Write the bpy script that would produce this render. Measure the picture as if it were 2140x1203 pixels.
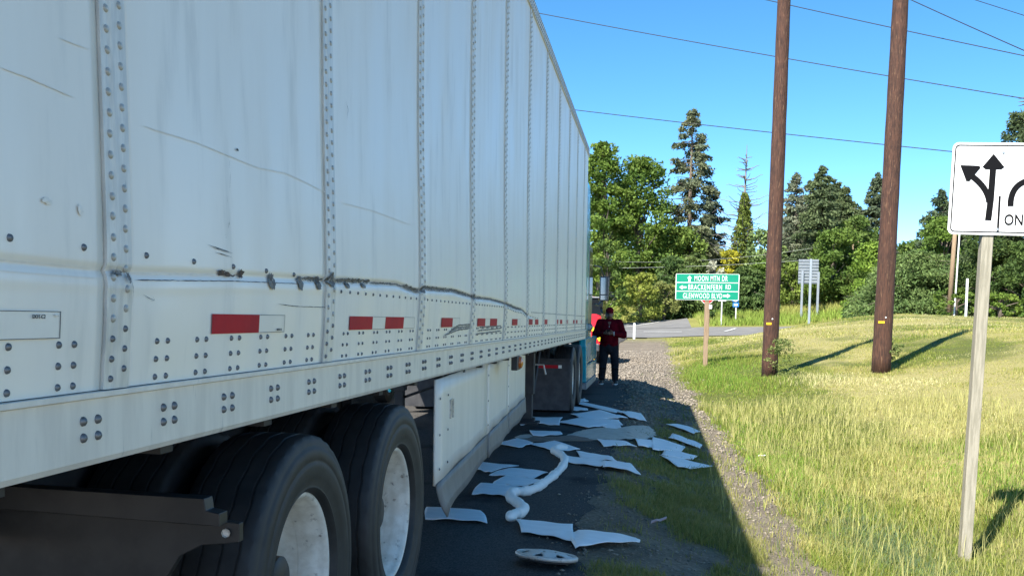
import bpy, bmesh, math, random
import numpy as np
from mathutils import Vector, Matrix, Euler

for o in list(bpy.data.objects): bpy.data.objects.remove(o)
SC = bpy.context.scene
COL = SC.collection
R = math.radians

# ------------------------------------------------------------------ camera
CAM_H = 1.39
FPX, PCX, PCY = 2050.0, 1070.0, 802.0          # photo is 2140 x 1203, cropped off-centre
_yc = Vector(((1366 - PCX) / FPX, -(671 - PCY) / FPX, 1.0)).normalized()
_r = R(0.9)
_uc = Vector((math.sin(_r), math.cos(_r), -(math.sin(_r) * _yc.x + math.cos(_r) * _yc.y) / _yc.z)).normalized()
_xc = Vector(np.cross(np.array(_uc), np.array(_yc)))
RIGHT = Vector((_xc.x, _yc.x, _uc.x)); UP = Vector((_xc.y, _yc.y, _uc.y)); FWD = Vector((_xc.z, _yc.z, _uc.z))
cam_d = bpy.data.cameras.new('camera'); cam = bpy.data.objects.new('camera', cam_d); COL.objects.link(cam)
cam_d.sensor_fit = 'HORIZONTAL'; cam_d.sensor_width = 36; cam_d.lens = 36 * FPX / 2140
cam_d.shift_y = (PCY - 601.5) / 2140; cam_d.clip_start = .05; cam_d.clip_end = 3000
m = Matrix.Identity(4)
for i in range(3):
    m[i][0] = RIGHT[i]; m[i][1] = UP[i]; m[i][2] = -FWD[i]
m[0][3], m[1][3], m[2][3] = 0, 0, CAM_H
cam.matrix_world = m
SC.camera = cam

# ------------------------------------------------------------------ light
LDIR = Vector((1.82, 3.6, -4.33)).normalized()
world = bpy.data.worlds.new('World'); SC.world = world; world.use_nodes = True
nt = world.node_tree; bg = nt.nodes['Background']
sky = nt.nodes.new('ShaderNodeTexSky'); sky.sky_type = 'NISHITA'; sky.sun_disc = False
sky.sun_elevation = math.asin(-LDIR.z); sky.sun_rotation = math.atan2(-LDIR.x, -LDIR.y)
sky.altitude = 3000; sky.air_density = 0.6; sky.dust_density = 0.0; sky.ozone_density = 6.0
hs = nt.nodes.new('ShaderNodeHueSaturation'); hs.inputs['Saturation'].default_value = 1.2; hs.inputs['Hue'].default_value = .496
nt.links.new(sky.outputs[0], hs.inputs['Color']); wb = nt.nodes.new('ShaderNodeMix'); wb.data_type = 'RGBA'; wb.blend_type = 'MULTIPLY'; wb.inputs[0].default_value = 1; wb.inputs[7].default_value = (1.46, .83, .62, 1)
nt.links.new(hs.outputs[0], wb.inputs[6]); nt.links.new(wb.outputs[2], bg.inputs[0]); bg.inputs[1].default_value = 0.15
sd = bpy.data.lights.new('sun', 'SUN'); sd.energy = 3.2; sd.angle = R(.53); sd.color = (1, .955, .88)
so = bpy.data.objects.new('sun', sd); COL.objects.link(so); so.location = (-20, -30, 40)
so.rotation_euler = (-LDIR).to_track_quat('Z', 'Y').to_euler()
SC.view_settings.view_transform = 'Standard'; SC.view_settings.look = 'None'
SC.view_settings.gamma = 1; SC.view_settings.use_curve_mapping = False
SC.view_settings.exposure = 1.95
SC.render.engine = 'CYCLES'

# ------------------------------------------------------------------ pixel helpers
def ray(x, y):
    v = RIGHT * ((x - PCX) / FPX) + UP * (-(y - PCY) / FPX) + FWD
    return v
def at(x, y, axis, val):
    d = ray(x, y); o = Vector((0, 0, CAM_H)); t = (val - o[axis]) / d[axis]
    return o + d * t

# ------------------------------------------------------------------ materials
MATS = {}
def _n(nt, t, **kw):
    n = nt.nodes.new(t)
    for k, v in kw.items(): setattr(n, k, v)
    return n
def mat(name, c, c2=None, scale=8, rough=.6, metal=0, bump=0, bscale=None, stretch=(1, 1, 1), spec=.5, coat=0,
        attr=None, detail=5, lo=.35, hi=.65, c3=None, scale3=2, lo3=.55, hi3=.7, rough2=None, transl=0, bdist=.01, world_space=False):
    if name in MATS: return MATS[name]
    M = bpy.data.materials.new(name); M.use_nodes = True; nt = M.node_tree; L = nt.links.new
    b = nt.nodes['Principled BSDF']
    b.inputs['Base Color'].default_value = (*c, 1); b.inputs['Roughness'].default_value = rough
    b.inputs['Metallic'].default_value = metal; b.inputs['Specular IOR Level'].default_value = spec
    b.inputs['Coat Weight'].default_value = coat; b.inputs['Coat Roughness'].default_value = .08
    tc = _n(nt, 'ShaderNodeTexCoord'); mp = _n(nt, 'ShaderNodeMapping'); mp.inputs['Scale'].default_value = stretch
    if world_space:
        g = _n(nt, 'ShaderNodeNewGeometry'); L(g.outputs['Position'], mp.inputs[0])
    else: L(tc.outputs['Object'], mp.inputs[0])
    col = None
    if attr:
        a = _n(nt, 'ShaderNodeAttribute'); a.attribute_name = attr; col = a.outputs['Color']
    def noise(s, d=detail):
        n = _n(nt, 'ShaderNodeTexNoise'); n.inputs['Scale'].default_value = s; n.inputs['Detail'].default_value = d
        n.inputs['Roughness'].default_value = .6; L(mp.outputs[0], n.inputs[0]); return n.outputs['Fac']
    def ramp(f, lo, hi):
        r = _n(nt, 'ShaderNodeMapRange'); r.inputs[1].default_value = lo; r.inputs[2].default_value = hi; r.interpolation_type = 'SMOOTHSTEP'
        L(f, r.inputs[0]); return r.outputs[0]
    def mix(f, A, B, blend='MIX'):
        x = _n(nt, 'ShaderNodeMix'); x.data_type = 'RGBA'; x.blend_type = blend; L(f, x.inputs[0])
        for s, v in ((6, A), (7, B)):
            if isinstance(v, tuple): x.inputs[s].default_value = (*v, 1)
            else: L(v, x.inputs[s])
        return x.outputs[2]
    if c2 is not None:
        f = ramp(noise(scale), lo, hi)
        if col is not None: col = mix(f, col, mix_mul(nt, col, c2))
        else: col = mix(f, c, c2)
        if rough2 is not None:
            r = _n(nt, 'ShaderNodeMapRange'); r.inputs[3].default_value = rough; r.inputs[4].default_value = rough2
            L(f, r.inputs[0]); L(r.outputs[0], b.inputs['Roughness'])
    if c3 is not None:
        f = ramp(noise(scale3, 8), lo3, hi3); col = mix(f, col if col is not None else c, c3)
    if col is not None: L(col, b.inputs['Base Color'])
    if bump:
        bn = _n(nt, 'ShaderNodeBump'); bn.inputs['Strength'].default_value = bump; bn.inputs['Distance'].default_value = bdist
        L(noise(bscale or scale * 4), bn.inputs['Height']); L(bn.outputs[0], b.inputs['Normal'])
    if transl:
        t = _n(nt, 'ShaderNodeBsdfTranslucent'); ms = _n(nt, 'ShaderNodeMixShader'); ms.inputs[0].default_value = transl
        if col is not None: L(col, t.inputs[0])
        else: t.inputs[0].default_value = (*c, 1)
        L(b.outputs[0], ms.inputs[1]); L(t.outputs[0], ms.inputs[2]); L(ms.outputs[0], nt.nodes['Material Output'].inputs[0])
    MATS[name] = M
    return M
def mix_mul(nt, col, c2):
    x = nt.nodes.new('ShaderNodeMix'); x.data_type = 'RGBA'; x.blend_type = 'MULTIPLY'; x.inputs[0].default_value = 1
    nt.links.new(col, x.inputs[6]); x.inputs[7].default_value = (*c2, 1); return x.outputs[2]

# ------------------------------------------------------------------ mesh builder
def wloc(o):
    v = Vector((0, 0, 0))
    while o is not None: v += o.location; o = o.parent
    return v
class MB:
    def __init__(s): s.v = []; s.f = []
    def add(s, v, f):
        k = len(s.v); s.v += [tuple(p) for p in v]; s.f += [tuple(i + k for i in q) for q in f]; return s
    def box(s, a, b):
        (x0, y0, z0), (x1, y1, z1) = a, b
        return s.add([(x0,y0,z0),(x1,y0,z0),(x1,y1,z0),(x0,y1,z0),(x0,y0,z1),(x1,y0,z1),(x1,y1,z1),(x0,y1,z1)],
                     [(0,3,2,1),(4,5,6,7),(0,1,5,4),(1,2,6,5),(2,3,7,6),(3,0,4,7)])
    def tube(s, pts, rad, n=8, caps=True):
        pts = [Vector(p) for p in pts]
        if not hasattr(rad, '__len__'): rad = [rad] * len(pts)
        vs = []; fs = []; up = None
        for i, p in enumerate(pts):
            t = (pts[min(i + 1, len(pts) - 1)] - pts[max(i - 1, 0)]).normalized()
            if up is None: up = Vector((0, 0, 1)) if abs(t.z) < .9 else Vector((1, 0, 0))
            a = t.cross(up).normalized(); b = a.cross(t).normalized(); up = b
            for k in range(n):
                w = 2 * math.pi * k / n; vs.append(p + (a * math.cos(w) + b * math.sin(w)) * rad[i])
        for i in range(len(pts) - 1):
            for k in range(n):
                fs.append((i*n+k, (i+1)*n+k, (i+1)*n+(k+1) % n, i*n+(k+1) % n))
        if caps:
            fs.append(tuple(range(n))); fs.append(tuple(reversed([(len(pts)-1)*n+k for k in range(n)])))
        return s.add(vs, fs)
    def lathe(s, prof, c=(0, 0, 0), axis='x', n=32, fn=None):
        """prof: list of (axial, radius); axis x or z"""
        vs = []; fs = []; m_ = len(prof)
        for k in range(n):
            w = 2 * math.pi * k / n
            for j, (a, r) in enumerate(prof):
                if fn: a, r = fn(j, k, a, r)
                if axis == 'x': p = (a, r * math.cos(w), r * math.sin(w))
                elif axis == 'y': p = (r * math.sin(w), a, r * math.cos(w))
                else: p = (r * math.cos(w), r * math.sin(w), a)
                vs.append((p[0] + c[0], p[1] + c[1], p[2] + c[2]))
        for k in range(n):
            k2 = (k + 1) % n
            for j in range(m_ - 1): fs.append((k*m_+j, k2*m_+j, k2*m_+j+1, k*m_+j+1))
        return s.add(vs, fs)
    def prism(s, poly, axis, a, b):
        """poly: list of 2d points in the other two axes (cyclic order), extruded a..b along axis"""
        def p3(q, t):
            return {'x': (t, q[0], q[1]), 'y': (q[0], t, q[1]), 'z': (q[0], q[1], t)}[axis]
        n = len(poly); vs = [p3(q, a) for q in poly] + [p3(q, b) for q in poly]
        fs = [tuple(range(n)), tuple(reversed(range(n, 2*n)))] + [(i, i+n, (i+1) % n+n, (i+1) % n) for i in range(n)]
        return s.add(vs, fs)
    def grid(s, P):
        """P: rows x cols list of 3d points"""
        r, c = len(P), len(P[0]); vs = [p for row in P for p in row]
        return s.add(vs, [(i*c+j, i*c+j+1, (i+1)*c+j+1, (i+1)*c+j) for i in range(r-1) for j in range(c-1)])
    def build(s, name, material, parent=None, smooth=False, bevel=0, loc=None, fix=True, solid=0):
        base = wloc(parent) if parent is not None else Vector((0, 0, 0))
        l = Vector(loc) if loc is not None else base.copy()
        me = bpy.data.meshes.new(name)
        me.from_pydata([(p[0]-l.x, p[1]-l.y, p[2]-l.z) for p in s.v], [], s.f)
        if fix:
            bm = bmesh.new(); bm.from_mesh(me); bmesh.ops.recalc_face_normals(bm, faces=bm.faces)
            if bevel: bmesh.ops.bevel(bm, geom=[e for e in bm.edges if len(e.link_faces) == 2 and e.calc_face_angle(0) > .6], offset=bevel, segments=2, affect='EDGES', profile=.5)
            bm.to_mesh(me); bm.free()
        me.materials.append(MATS[material] if isinstance(material, str) else material)
        if smooth:
            me.polygons.foreach_set('use_smooth', [True]*len(me.polygons))
            if smooth != 'all': me.set_sharp_from_angle(angle=R(40))
        o = bpy.data.objects.new(name, me); COL.objects.link(o)
        o.location = l - base; o.parent = parent
        if solid:
            md = o.modifiers.new('solid', 'SOLIDIFY'); md.thickness = solid; md.offset = 0
        return o
def empty(name, loc, label, cat, group=None, rz=0):
    o = bpy.data.objects.new(name, None); COL.objects.link(o); o.location = loc; o.empty_display_size = .2
    o.rotation_euler = (0, 0, rz); return tag(o, label, cat, group)
def tag(o, label=None, cat=None, group=None, kind=None):
    if label: o['label'] = label
    if cat: o['category'] = cat
    if group: o['group'] = group
    if kind: o['kind'] = kind
    return o
def inst(src, loc, parent, name=None, scale=None, rot=None):
    o = src.copy(); o.name = name or src.name.split('.')[0]; COL.objects.link(o); o.parent = parent; o.location = Vector(loc) - wloc(parent)
    if scale: o.scale = scale
    if rot: o.rotation_euler = rot
    return o
def np_mesh(name, V, F, material, attr=None, smooth=False, parent=None, k=None):
    """fast mesh: V (n,3), F (m,k)"""
    V = np.asarray(V, np.float32); F = np.asarray(F, np.int32); k = F.shape[1]
    me = bpy.data.meshes.new(name); me.vertices.add(len(V)); me.vertices.foreach_set('co', V.ravel())
    me.loops.add(F.size); me.loops.foreach_set('vertex_index', F.ravel())
    me.polygons.add(len(F)); me.polygons.foreach_set('loop_start', np.arange(0, F.size, k, dtype=np.int32))
    if attr is not None:
        a = me.color_attributes.new('col', 'FLOAT_COLOR', 'POINT')
        c = np.ones((len(V), 4), np.float32); c[:, :3] = attr; a.data.foreach_set('color', c.ravel())
    if smooth: me.polygons.foreach_set('use_smooth', np.ones(len(F), bool))
    me.update(calc_edges=True); me.validate()
    me.materials.append(MATS[material] if isinstance(material, str) else material)
    o = bpy.data.objects.new(name, me); COL.objects.link(o)
    if parent is not None:
        o.parent = parent; o.location = -wloc(parent)
    return o
rng = np.random.default_rng(7); random.seed(7)
def vnoise(x, y, s=1.0, seed=0):
    """smooth value noise for numpy arrays, 0..1"""
    x = np.asarray(x, float) * s + seed * 17.3; y = np.asarray(y, float) * s - seed * 9.1
    xi = np.floor(x); yi = np.floor(y); fx = x - xi; fy = y - yi
    fx = fx*fx*(3-2*fx); fy = fy*fy*(3-2*fy)
    def h(a, b):
        t = np.sin(a * 127.1 + b * 311.7 + seed * 74.7) * 43758.5453; return t - np.floor(t)
    return (h(xi, yi)*(1-fx)+h(xi+1, yi)*fx)*(1-fy)+(h(xi, yi+1)*(1-fx)+h(xi+1, yi+1)*fx)*fy
def fbm(x, y, s=1., seed=0, o=4):
    t = 0; a = .5
    for i in range(o): t = t + a*vnoise(x, y, s*2**i, seed+i); a *= .5
    return t / (1 - .5**o)
def sstep(a, b, x):
    t = np.clip((np.asarray(x, float) - a) / (b - a), 0, 1); return t*t*(3-2*t)
# ================================================================== TERRAIN
_P = []
def cp(x, y, z): _P.append((x, y, z))
def cpx(px, py, Y, dz=0):
    p = at(px, py, 1, Y); _P.append((p.x, p.y, p.z + dz))
for Y in (-6, 0, 5, 10, 16, 22, 30, 45, 62, 80):
    cp(-.5, Y, 0); cp(-3, Y, 0)
for Y in (0, 20, 50, 80): cp(-12, Y, 0); cp(-30, Y, 0)
for Y in (0, 5, 9, 14, 19, 24): cp(.8, Y, -.26)
for Y in (0, 5, 9, 14): cp(1.7, Y, -.44)
cp(1.6, 19, -.36); cp(1.6, 24, -.2); cp(.8, 30, -.08); cp(1.2, 40, 0); cp(1, 60, .02)
cp(2.8, 8.8, -.63); cp(2.6, 4, -.58); cp(2.6, 0, -.58); cp(2.7, 14, -.42); cp(2.4, 19, -.25)
cp(5, 4, -.55); cp(5, 9, -.5); cp(4.5, 14, -.25); cp(9, 9, -.35); cp(9, 15, .1); cp(16, 10, -.1)
cpx(1610, 776, 26, -.1); cpx(1842, 770, 26, -.08); cpx(1472, 740, 30, -.38)
cpx(1560, 712, 40, -.05); cpx(1640, 697, 42, -.05); cpx(1720, 683, 46, -.05); cpx(1980, 692, 35, -.05); cpx(2140, 690, 35)
cpx(1860, 674, 50); cpx(2140, 680, 48)
cpx(1870, 658, 66); cpx(2140, 666, 62); cpx(2400, 668, 60); cpx(1760, 668, 64)
# crossing
cpx(1325, 706, 80); cpx(1460, 703, 80); cpx(1640, 699, 80); cpx(1800, 690, 80)
cpx(1440, 687, 96); cpx(1540, 686, 96); cpx(1660, 685, 96); cpx(1300, 688, 96); cpx(1800, 676, 96)
cpx(1427, 671, 122); cpx(1296, 679, 108); cpx(1230, 682, 105); cpx(1150, 684, 105)
cpx(1440, 664, 112); cpx(1520, 652, 116); cpx(1620, 640, 120); cpx(1700, 640, 116); cpx(1790, 640, 105)
cpx(1300, 660, 120); cpx(1400, 648, 128); cpx(1200, 668, 118)
for px, py in ((1200, 640), (1350, 625), (1500, 618), (1650, 618), (1800, 625), (2000, 640), (2200, 650)): cpx(px, py, 150)
_P = np.array(_P)
def _uv(x, y):
    q = np.maximum(np.asarray(y, float) + 14, 4)
    return np.clip(np.asarray(x, float) / q, -.9, .75) * 5, np.log(q) * 1.6
def _phi(r2): return np.where(r2 > 1e-12, r2 * np.log(np.maximum(r2, 1e-12)), 0)
_u, _v = _uv(_P[:, 0], _P[:, 1]); _nP = len(_P)
_A = np.zeros((_nP+3, _nP+3)); _A[:_nP, :_nP] = _phi((_u[:, None]-_u)**2+(_v[:, None]-_v)**2) + np.eye(_nP) * .004
_A[:_nP, _nP] = 1; _A[:_nP, _nP+1] = _u; _A[:_nP, _nP+2] = _v; _A[_nP:, :_nP] = _A[:_nP, _nP:].T
_W = np.linalg.solve(_A, np.r_[_P[:, 2], 0, 0, 0])
def terrain(x, y):
    x = np.asarray(x, float); y = np.asarray(y, float); sh = np.broadcast(x, y).shape
    x = np.broadcast_to(x, sh).ravel(); y = np.broadcast_to(y, sh).ravel()
    yy = np.clip(y, -8, 160); out = np.empty(len(x))
    for i in range(0, len(x), 20000):
        u, v = _uv(x[i:i+20000], yy[i:i+20000])
        K = _phi((u[:, None]-_u)**2+(v[:, None]-_v)**2)
        out[i:i+20000] = K @ _W[:_nP] + _W[_nP] + _W[_nP+1]*u + _W[_nP+2]*v
    # the carriageway is flat up to the crossing
    w = sstep(-.6, .1, x); w2 = np.maximum(w, sstep(76, 84, y)); z = out * w2
    # micro relief off the road
    wr = sstep(-.3, .5, x) * sstep(60, 20, y)
    z = z + wr * ((fbm(x, y, .9, 3) - .5) * .10 + (fbm(x, y, 4, 5, 2) - .5) * .03)
    z = np.where(y > 160, z + (y - 160) * .01, z)
    return z.reshape(sh)
def tz(x, y): return float(terrain(np.array([x]), np.array([y]))[0])
def onground(px, py, it=12):
    """where the ray of a pixel meets the ground"""
    d = ray(px, py); z = 0.
    for _ in range(it):
        t = (z - CAM_H) / d.z; t = min(max(t, .5), 200) if t > 0 else 200
        p = Vector((0, 0, CAM_H)) + d * t; z = .5 * z + .5 * tz(p.x, p.y)
    t = (z - CAM_H) / d.z; p = Vector((0, 0, CAM_H)) + d * t
    return Vector((p.x, p.y, tz(p.x, p.y)))

def gravel_mask(x, y):
    """1 on bare gravel / dirt, 0 on turf"""
    e = 1.26 + .35*(fbm(x, y, .5, 11)-.5) - .35*sstep(9, 20, y) + .3*sstep(4, 7, -y+9) - .35*sstep(20, 30, y)
    e = e + .3*sstep(30, 60, y)
    g = 1 - sstep(e-.12, e+.22, x + .45*(fbm(x, y, 2.5, 12)-.5))
    strip = sstep(-.42, .0, x + .4*(fbm(x, y, 1.2, 15)-.5)) * sstep(.95, .55, x + .3*(fbm(x, y, 2., 16)-.5)) * sstep(14, 9.5, y) * sstep(.36, .5, fbm(x, y, 1.3, 17))
    s2 = sstep(-.1, .35, x) * sstep(.9, .6, x) * sstep(9, 11, y) * sstep(24, 17, y) * sstep(.42, .56, fbm(x, y, 1.0, 18)) * .8
    return np.clip(g - np.maximum(strip, s2)*.85, 0, 1) * (x > -9.7)
def straw_mask(x, y):
    """dry straw patches on the mown turf"""
    n = fbm(x, y*.55, .33, 21); n2 = fbm(x, y, 1.3, 22)
    far = sstep(12, 22, y)*.10
    return sstep(.47, .66, n*.72+n2*.28 + far*sstep(3, 6, x) + .08*sstep(1.8, 1.0, x))

def ground_colors(x, y):
    g = gravel_mask(x, y)[:, None]; s = straw_mask(x, y)[:, None]
    n = fbm(x, y, 6, 31)[:, None]
    gravel = np.array([.215, .178, .132]) * (.5 + 1.0*n)
    turf = np.array([.11, .125, .03])*(1-s) + np.array([.34, .30, .12])*s
    c = turf*(1-g) + gravel*g
    far = sstep(60, 90, y)[:, None]
    fc = np.array([.24, .235, .065])*(.75+.5*fbm(x, y, .25, 33)[:, None])
    return c*(1-far) + fc*far
ys = np.r_[-14, -9, np.arange(-6, 12, .16), 12*np.exp(np.linspace(0, math.log(170/12.), 190)), 185, 210, 260, 340, 500, 800, 1400]
xs = np.r_[-1400, -600, -250, -120, -70, -45, -30, -20, -14, -9, -6, -4, -2.5, -1.6, np.arange(-1.0, 4, .14), 4.2*np.exp(np.linspace(0, math.log(90/4.2), 70)), 130, 220, 420, 800, 1400]
XX, YY = np.meshgrid(xs, ys); ZZ = terrain(XX, YY)
ZZ = np.where((XX < -.45) & (YY < 84), -.03, ZZ)
V = np.stack([XX.ravel(), YY.ravel(), ZZ.ravel()], 1); nc = len(xs); nr = len(ys)
ii = (np.arange(nr-1)[:, None]*nc + np.arange(nc-1)).ravel(); F = np.stack([ii, ii+1, ii+nc+1, ii+nc], 1)
mat('ground', (1, 1, 1), attr='col', c2=(.6, .6, .6), scale=30, rough=.95, bump=.8, bscale=45, bdist=.03, spec=.2, lo=.3, hi=.7)
tag(np_mesh('ground', V, F, 'ground', ground_colors(V[:, 0], V[:, 1]), smooth=True), kind='structure')

# road: asphalt sheet with a ragged edge
mat('asphalt', (.040, .038, .035), (.105, .098, .09), scale=90, rough=.85, bump=.55, bscale=180, bdist=.006, c3=(.02, .02, .022), scale3=1.1, lo3=.52, hi3=.72, spec=.12, rough2=.95)
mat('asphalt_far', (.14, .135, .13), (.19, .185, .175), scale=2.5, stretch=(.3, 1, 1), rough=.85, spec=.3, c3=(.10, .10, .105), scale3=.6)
mat('paint_white', (.75, .75, .72), (.5, .5, .48), scale=14, rough=.6)
mat('paint_yellow', (.7, .48, .05), (.5, .35, .05), scale=14, rough=.6)
def edge_x(y): return -.36 + .5*(float(fbm(np.array([0.]), np.array([y]), .8, 41)[0])-.5) + .16*(float(fbm(np.array([3.]), np.array([y]), 5., 42)[0])-.5) - 1.7*float(sstep(20.5, 25, y))
rw = MB(); rows = []
for y in np.r_[np.arange(-10, 24, .07), np.arange(24, 86, .5)]:
    e = edge_x(y); z = .004
    rows.append([(-9.5, y, z), (-6, y, z), (-4, y, z), (e-.8, y, z), (e-.12, y, z), (e, y, z - .006), (e+.02, y, -.06)])
rw.grid(rows); tag(rw.build('road', 'asphalt', fix=False), kind='structure')
for x0, x1, mt_ in ((-5.35, -5.25, 'paint_yellow'), (-5.15, -5.05, 'paint_yellow'), (-9.2, -9.08, 'paint_white')):
    k = MB().add([(x0, -10, .0085), (x1, -10, .0085), (x1, 84, .0085), (x0, 84, .0085)], [(0, 1, 2, 3)])
    tag(k.build('lane_marking', mt_, fix=False), kind='structure')
# crossing street draped on the ground
def drape(name, material, A, B, n, mcols, dz):
    """strip between polylines A (near) and B (far), each a list of (x, y)"""
    def samp(L, t):
        L = np.array(L); d = np.r_[0, np.cumsum(np.hypot(*np.diff(L, axis=0).T))]; t = t*d[-1]
        return np.interp(t, d, L[:, 0]), np.interp(t, d, L[:, 1])
    P = []
    for i in range(n+1):
        a = samp(A, i/n); b = samp(B, i/n); row = []
        for j in range(mcols+1):
            s = j/mcols; x = a[0]+(b[0]-a[0])*s; y = a[1]+(b[1]-a[1])*s; row.append((x, y, tz(x, y)+dz))
        P.append(row)
    return tag(MB().grid(P).build(name, material, fix=False, smooth='all'), kind='structure')
g = lambda px, py, Y: tuple(at(px, py, 1, Y))[:2]
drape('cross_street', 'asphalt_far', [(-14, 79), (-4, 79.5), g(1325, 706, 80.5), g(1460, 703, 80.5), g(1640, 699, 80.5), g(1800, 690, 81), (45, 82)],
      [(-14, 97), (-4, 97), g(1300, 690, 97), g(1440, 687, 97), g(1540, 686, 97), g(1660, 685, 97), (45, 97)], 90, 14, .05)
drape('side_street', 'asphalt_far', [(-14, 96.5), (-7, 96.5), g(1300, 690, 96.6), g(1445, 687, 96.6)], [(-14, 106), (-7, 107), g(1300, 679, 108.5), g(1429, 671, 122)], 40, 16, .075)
drape('edge_line', 'paint_white', [g(1310, 683, 101), g(1370, 678, 107), g(1420, 673.5, 117)], [g(1310, 682, 101.7), g(1370, 677, 107.8), g(1420, 672.5, 118)], 16, 1, .11)
drape('lane_dash', 'paint_white', [g(1512, 690, 90.5), g(1534, 687, 95)], [g(1517, 690, 90.5), g(1540, 687, 95)], 8, 1, .09)
drape('lane_dash', 'paint_white', [g(1345, 693, 90), g(1425, 691, 90)], [g(1345, 692.4, 90.5), g(1425, 690.4, 90.5)], 8, 1, .09)

# gravel: loose stones
def stones(name, N, xr, yr, smin, smax, cfun, seed):
    r = np.random.default_rng(seed)
    x = r.uniform(*xr, N); y = yr[0]+(yr[1]-yr[0])*r.random(N)**1.5
    keep = r.random(N) < gravel_mask(x, y)*.95+.03; ex = np.array([edge_x(t) for t in np.linspace(yr[0], yr[1], 400)])
    keep &= x > np.interp(y, np.linspace(yr[0], yr[1], 400), ex) - .35*r.random(N)**3
    x, y = x[keep], y[keep]; n = len(x); z = np.where(x < np.interp(y, np.linspace(yr[0], yr[1], 400), ex), .004, terrain(x, y))
    s = smin+(smax-smin)*r.random(n)**3; s *= np.clip(y/9, .8, 2.2)
    base = np.array([(1,0,0),(-1,0,0),(0,1,0),(0,-1,0),(0,0,1),(0,0,-1)], float)
    Fb = np.array([(0,2,4),(2,1,4),(1,3,4),(3,0,4),(2,0,5),(1,2,5),(3,1,5),(0,3,5)])
    Vv = base[None]*(.6+.7*r.random((n, 6, 1)))*np.stack([np.ones(n), .6+.5*r.random(n), .35+.35*r.random(n)], 1)[:, None, :]
    a = r.uniform(0, 6.28, n); ca, sa = np.cos(a)[:, None], np.sin(a)[:, None]
    vx = Vv[:, :, 0]*ca-Vv[:, :, 1]*sa; vy = Vv[:, :, 0]*sa+Vv[:, :, 1]*ca
    P = np.stack([vx*s[:, None]+x[:, None], vy*s[:, None]+y[:, None], Vv[:, :, 2]*s[:, None]+(z+s*.2)[:, None]], 2)
    Fa = (Fb[None]+6*np.arange(n)[:, None, None]).reshape(-1, 3)
    t = r.random((n, 1)); c = (np.array([.13, .11, .088])*(1-t)+np.array([.33, .28, .215])*t)
    return np_mesh(name, P.reshape(-1, 3), Fa, 'stone', np.repeat(c, 6, 0))
mat('stone', (1, 1, 1), attr='col', rough=.9, c2=(.75, .75, .75), scale=60)
tag(stones('gravel', 52000, (-2.6, 2.0), (4.2, 46), .006, .024, None, 3), 'loose grey gravel on the road shoulder', 'gravel', kind='stuff')

# ================================================================== TRAILER
mat('trailer_white', (.86, .80, .70), (.82, .76, .665), scale=1.6, stretch=(1, 3.0, .55), rough=.3, rough2=.42, bump=.03, bscale=1.1, bdist=.02, spec=.5, c3=(.69, .645, .565), scale3=3.2, lo3=.52, hi3=.78)
mat('post_metal', (.72, .68, .60), (.56, .535, .48), scale=7, stretch=(1, 6, 1), rough=.35, bump=.25, bscale=30, bdist=.002, c3=(.2, .2, .2), scale3=16, lo3=.66, hi3=.78)
mat('rail_white', (.74, .69, .60), (.64, .595, .52), scale=3, stretch=(1, 5, .8), rough=.42, c3=(.36, .36, .34), scale3=9, lo3=.62, hi3=.8, bump=.15, bscale=25, bdist=.003)
mat('rivet_dark', (.10, .105, .11), (.2, .2, .2), scale=40, rough=.45, metal=.5)
mat('rivet_grey', (.58, .55, .49), (.36, .345, .31), scale=60, rough=.4, metal=.2)
mat('black_gap', (.012, .012, .014), rough=.9)
mat('under_black', (.018, .018, .02), (.035, .033, .03), scale=6, rough=.7)
mat('flap_black', (.022, .022, .024), (.04, .04, .042), scale=9, rough=.65)
mat('tape_red', (.46, .012, .02), (.38, .012, .02), scale=8, rough=.6, spec=.15)
mat('tape_white', (.80, .76, .68), (.74, .70, .63), scale=8, rough=.35)
mat('thin_line', (.05, .055, .06), rough=.6)
mat('scrape', (.20, .19, .175), (.07, .067, .062), scale=45, rough=.6, c3=(.42, .40, .36), scale3=70, lo3=.55, hi3=.66, bump=.6, bscale=120)
mat('rust', (.16, .11, .08), (.05, .045, .045), scale=50, rough=.9, bump=.6, bscale=120)
mat('scratch', (.745, .695, .61), (.81, .755, .66), scale=30, rough=.5)
mat('tyre', (.018, .017, .016), (.028, .027, .026), scale=12, rough=.62, bump=.15, bscale=60, bdist=.003, c3=(.042, .040, .038), scale3=4, lo3=.55, hi3=.8)
mat('rim_white', (.78, .73, .64), (.62, .56, .47), scale=14, rough=.4, c3=(.16, .12, .09), scale3=26, lo3=.60, hi3=.74, bump=.1, bscale=50, bdist=.003)
mat('skirt_white', (.80, .745, .65), (.73, .68, .59), scale=2.2, stretch=(1, 3, .7), rough=.4, c3=(.62, .58, .51), scale3=6, lo3=.62, hi3=.8)
mat('skirt_grey', (.16, .15, .14), (.20, .19, .175), scale=5, rough=.55)
mat('gunmetal', (.022, .021, .02), (.035, .033, .031), scale=8, rough=.5, metal=.3)
mat('amber', (.45, .12, .02), rough=.25)

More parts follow.
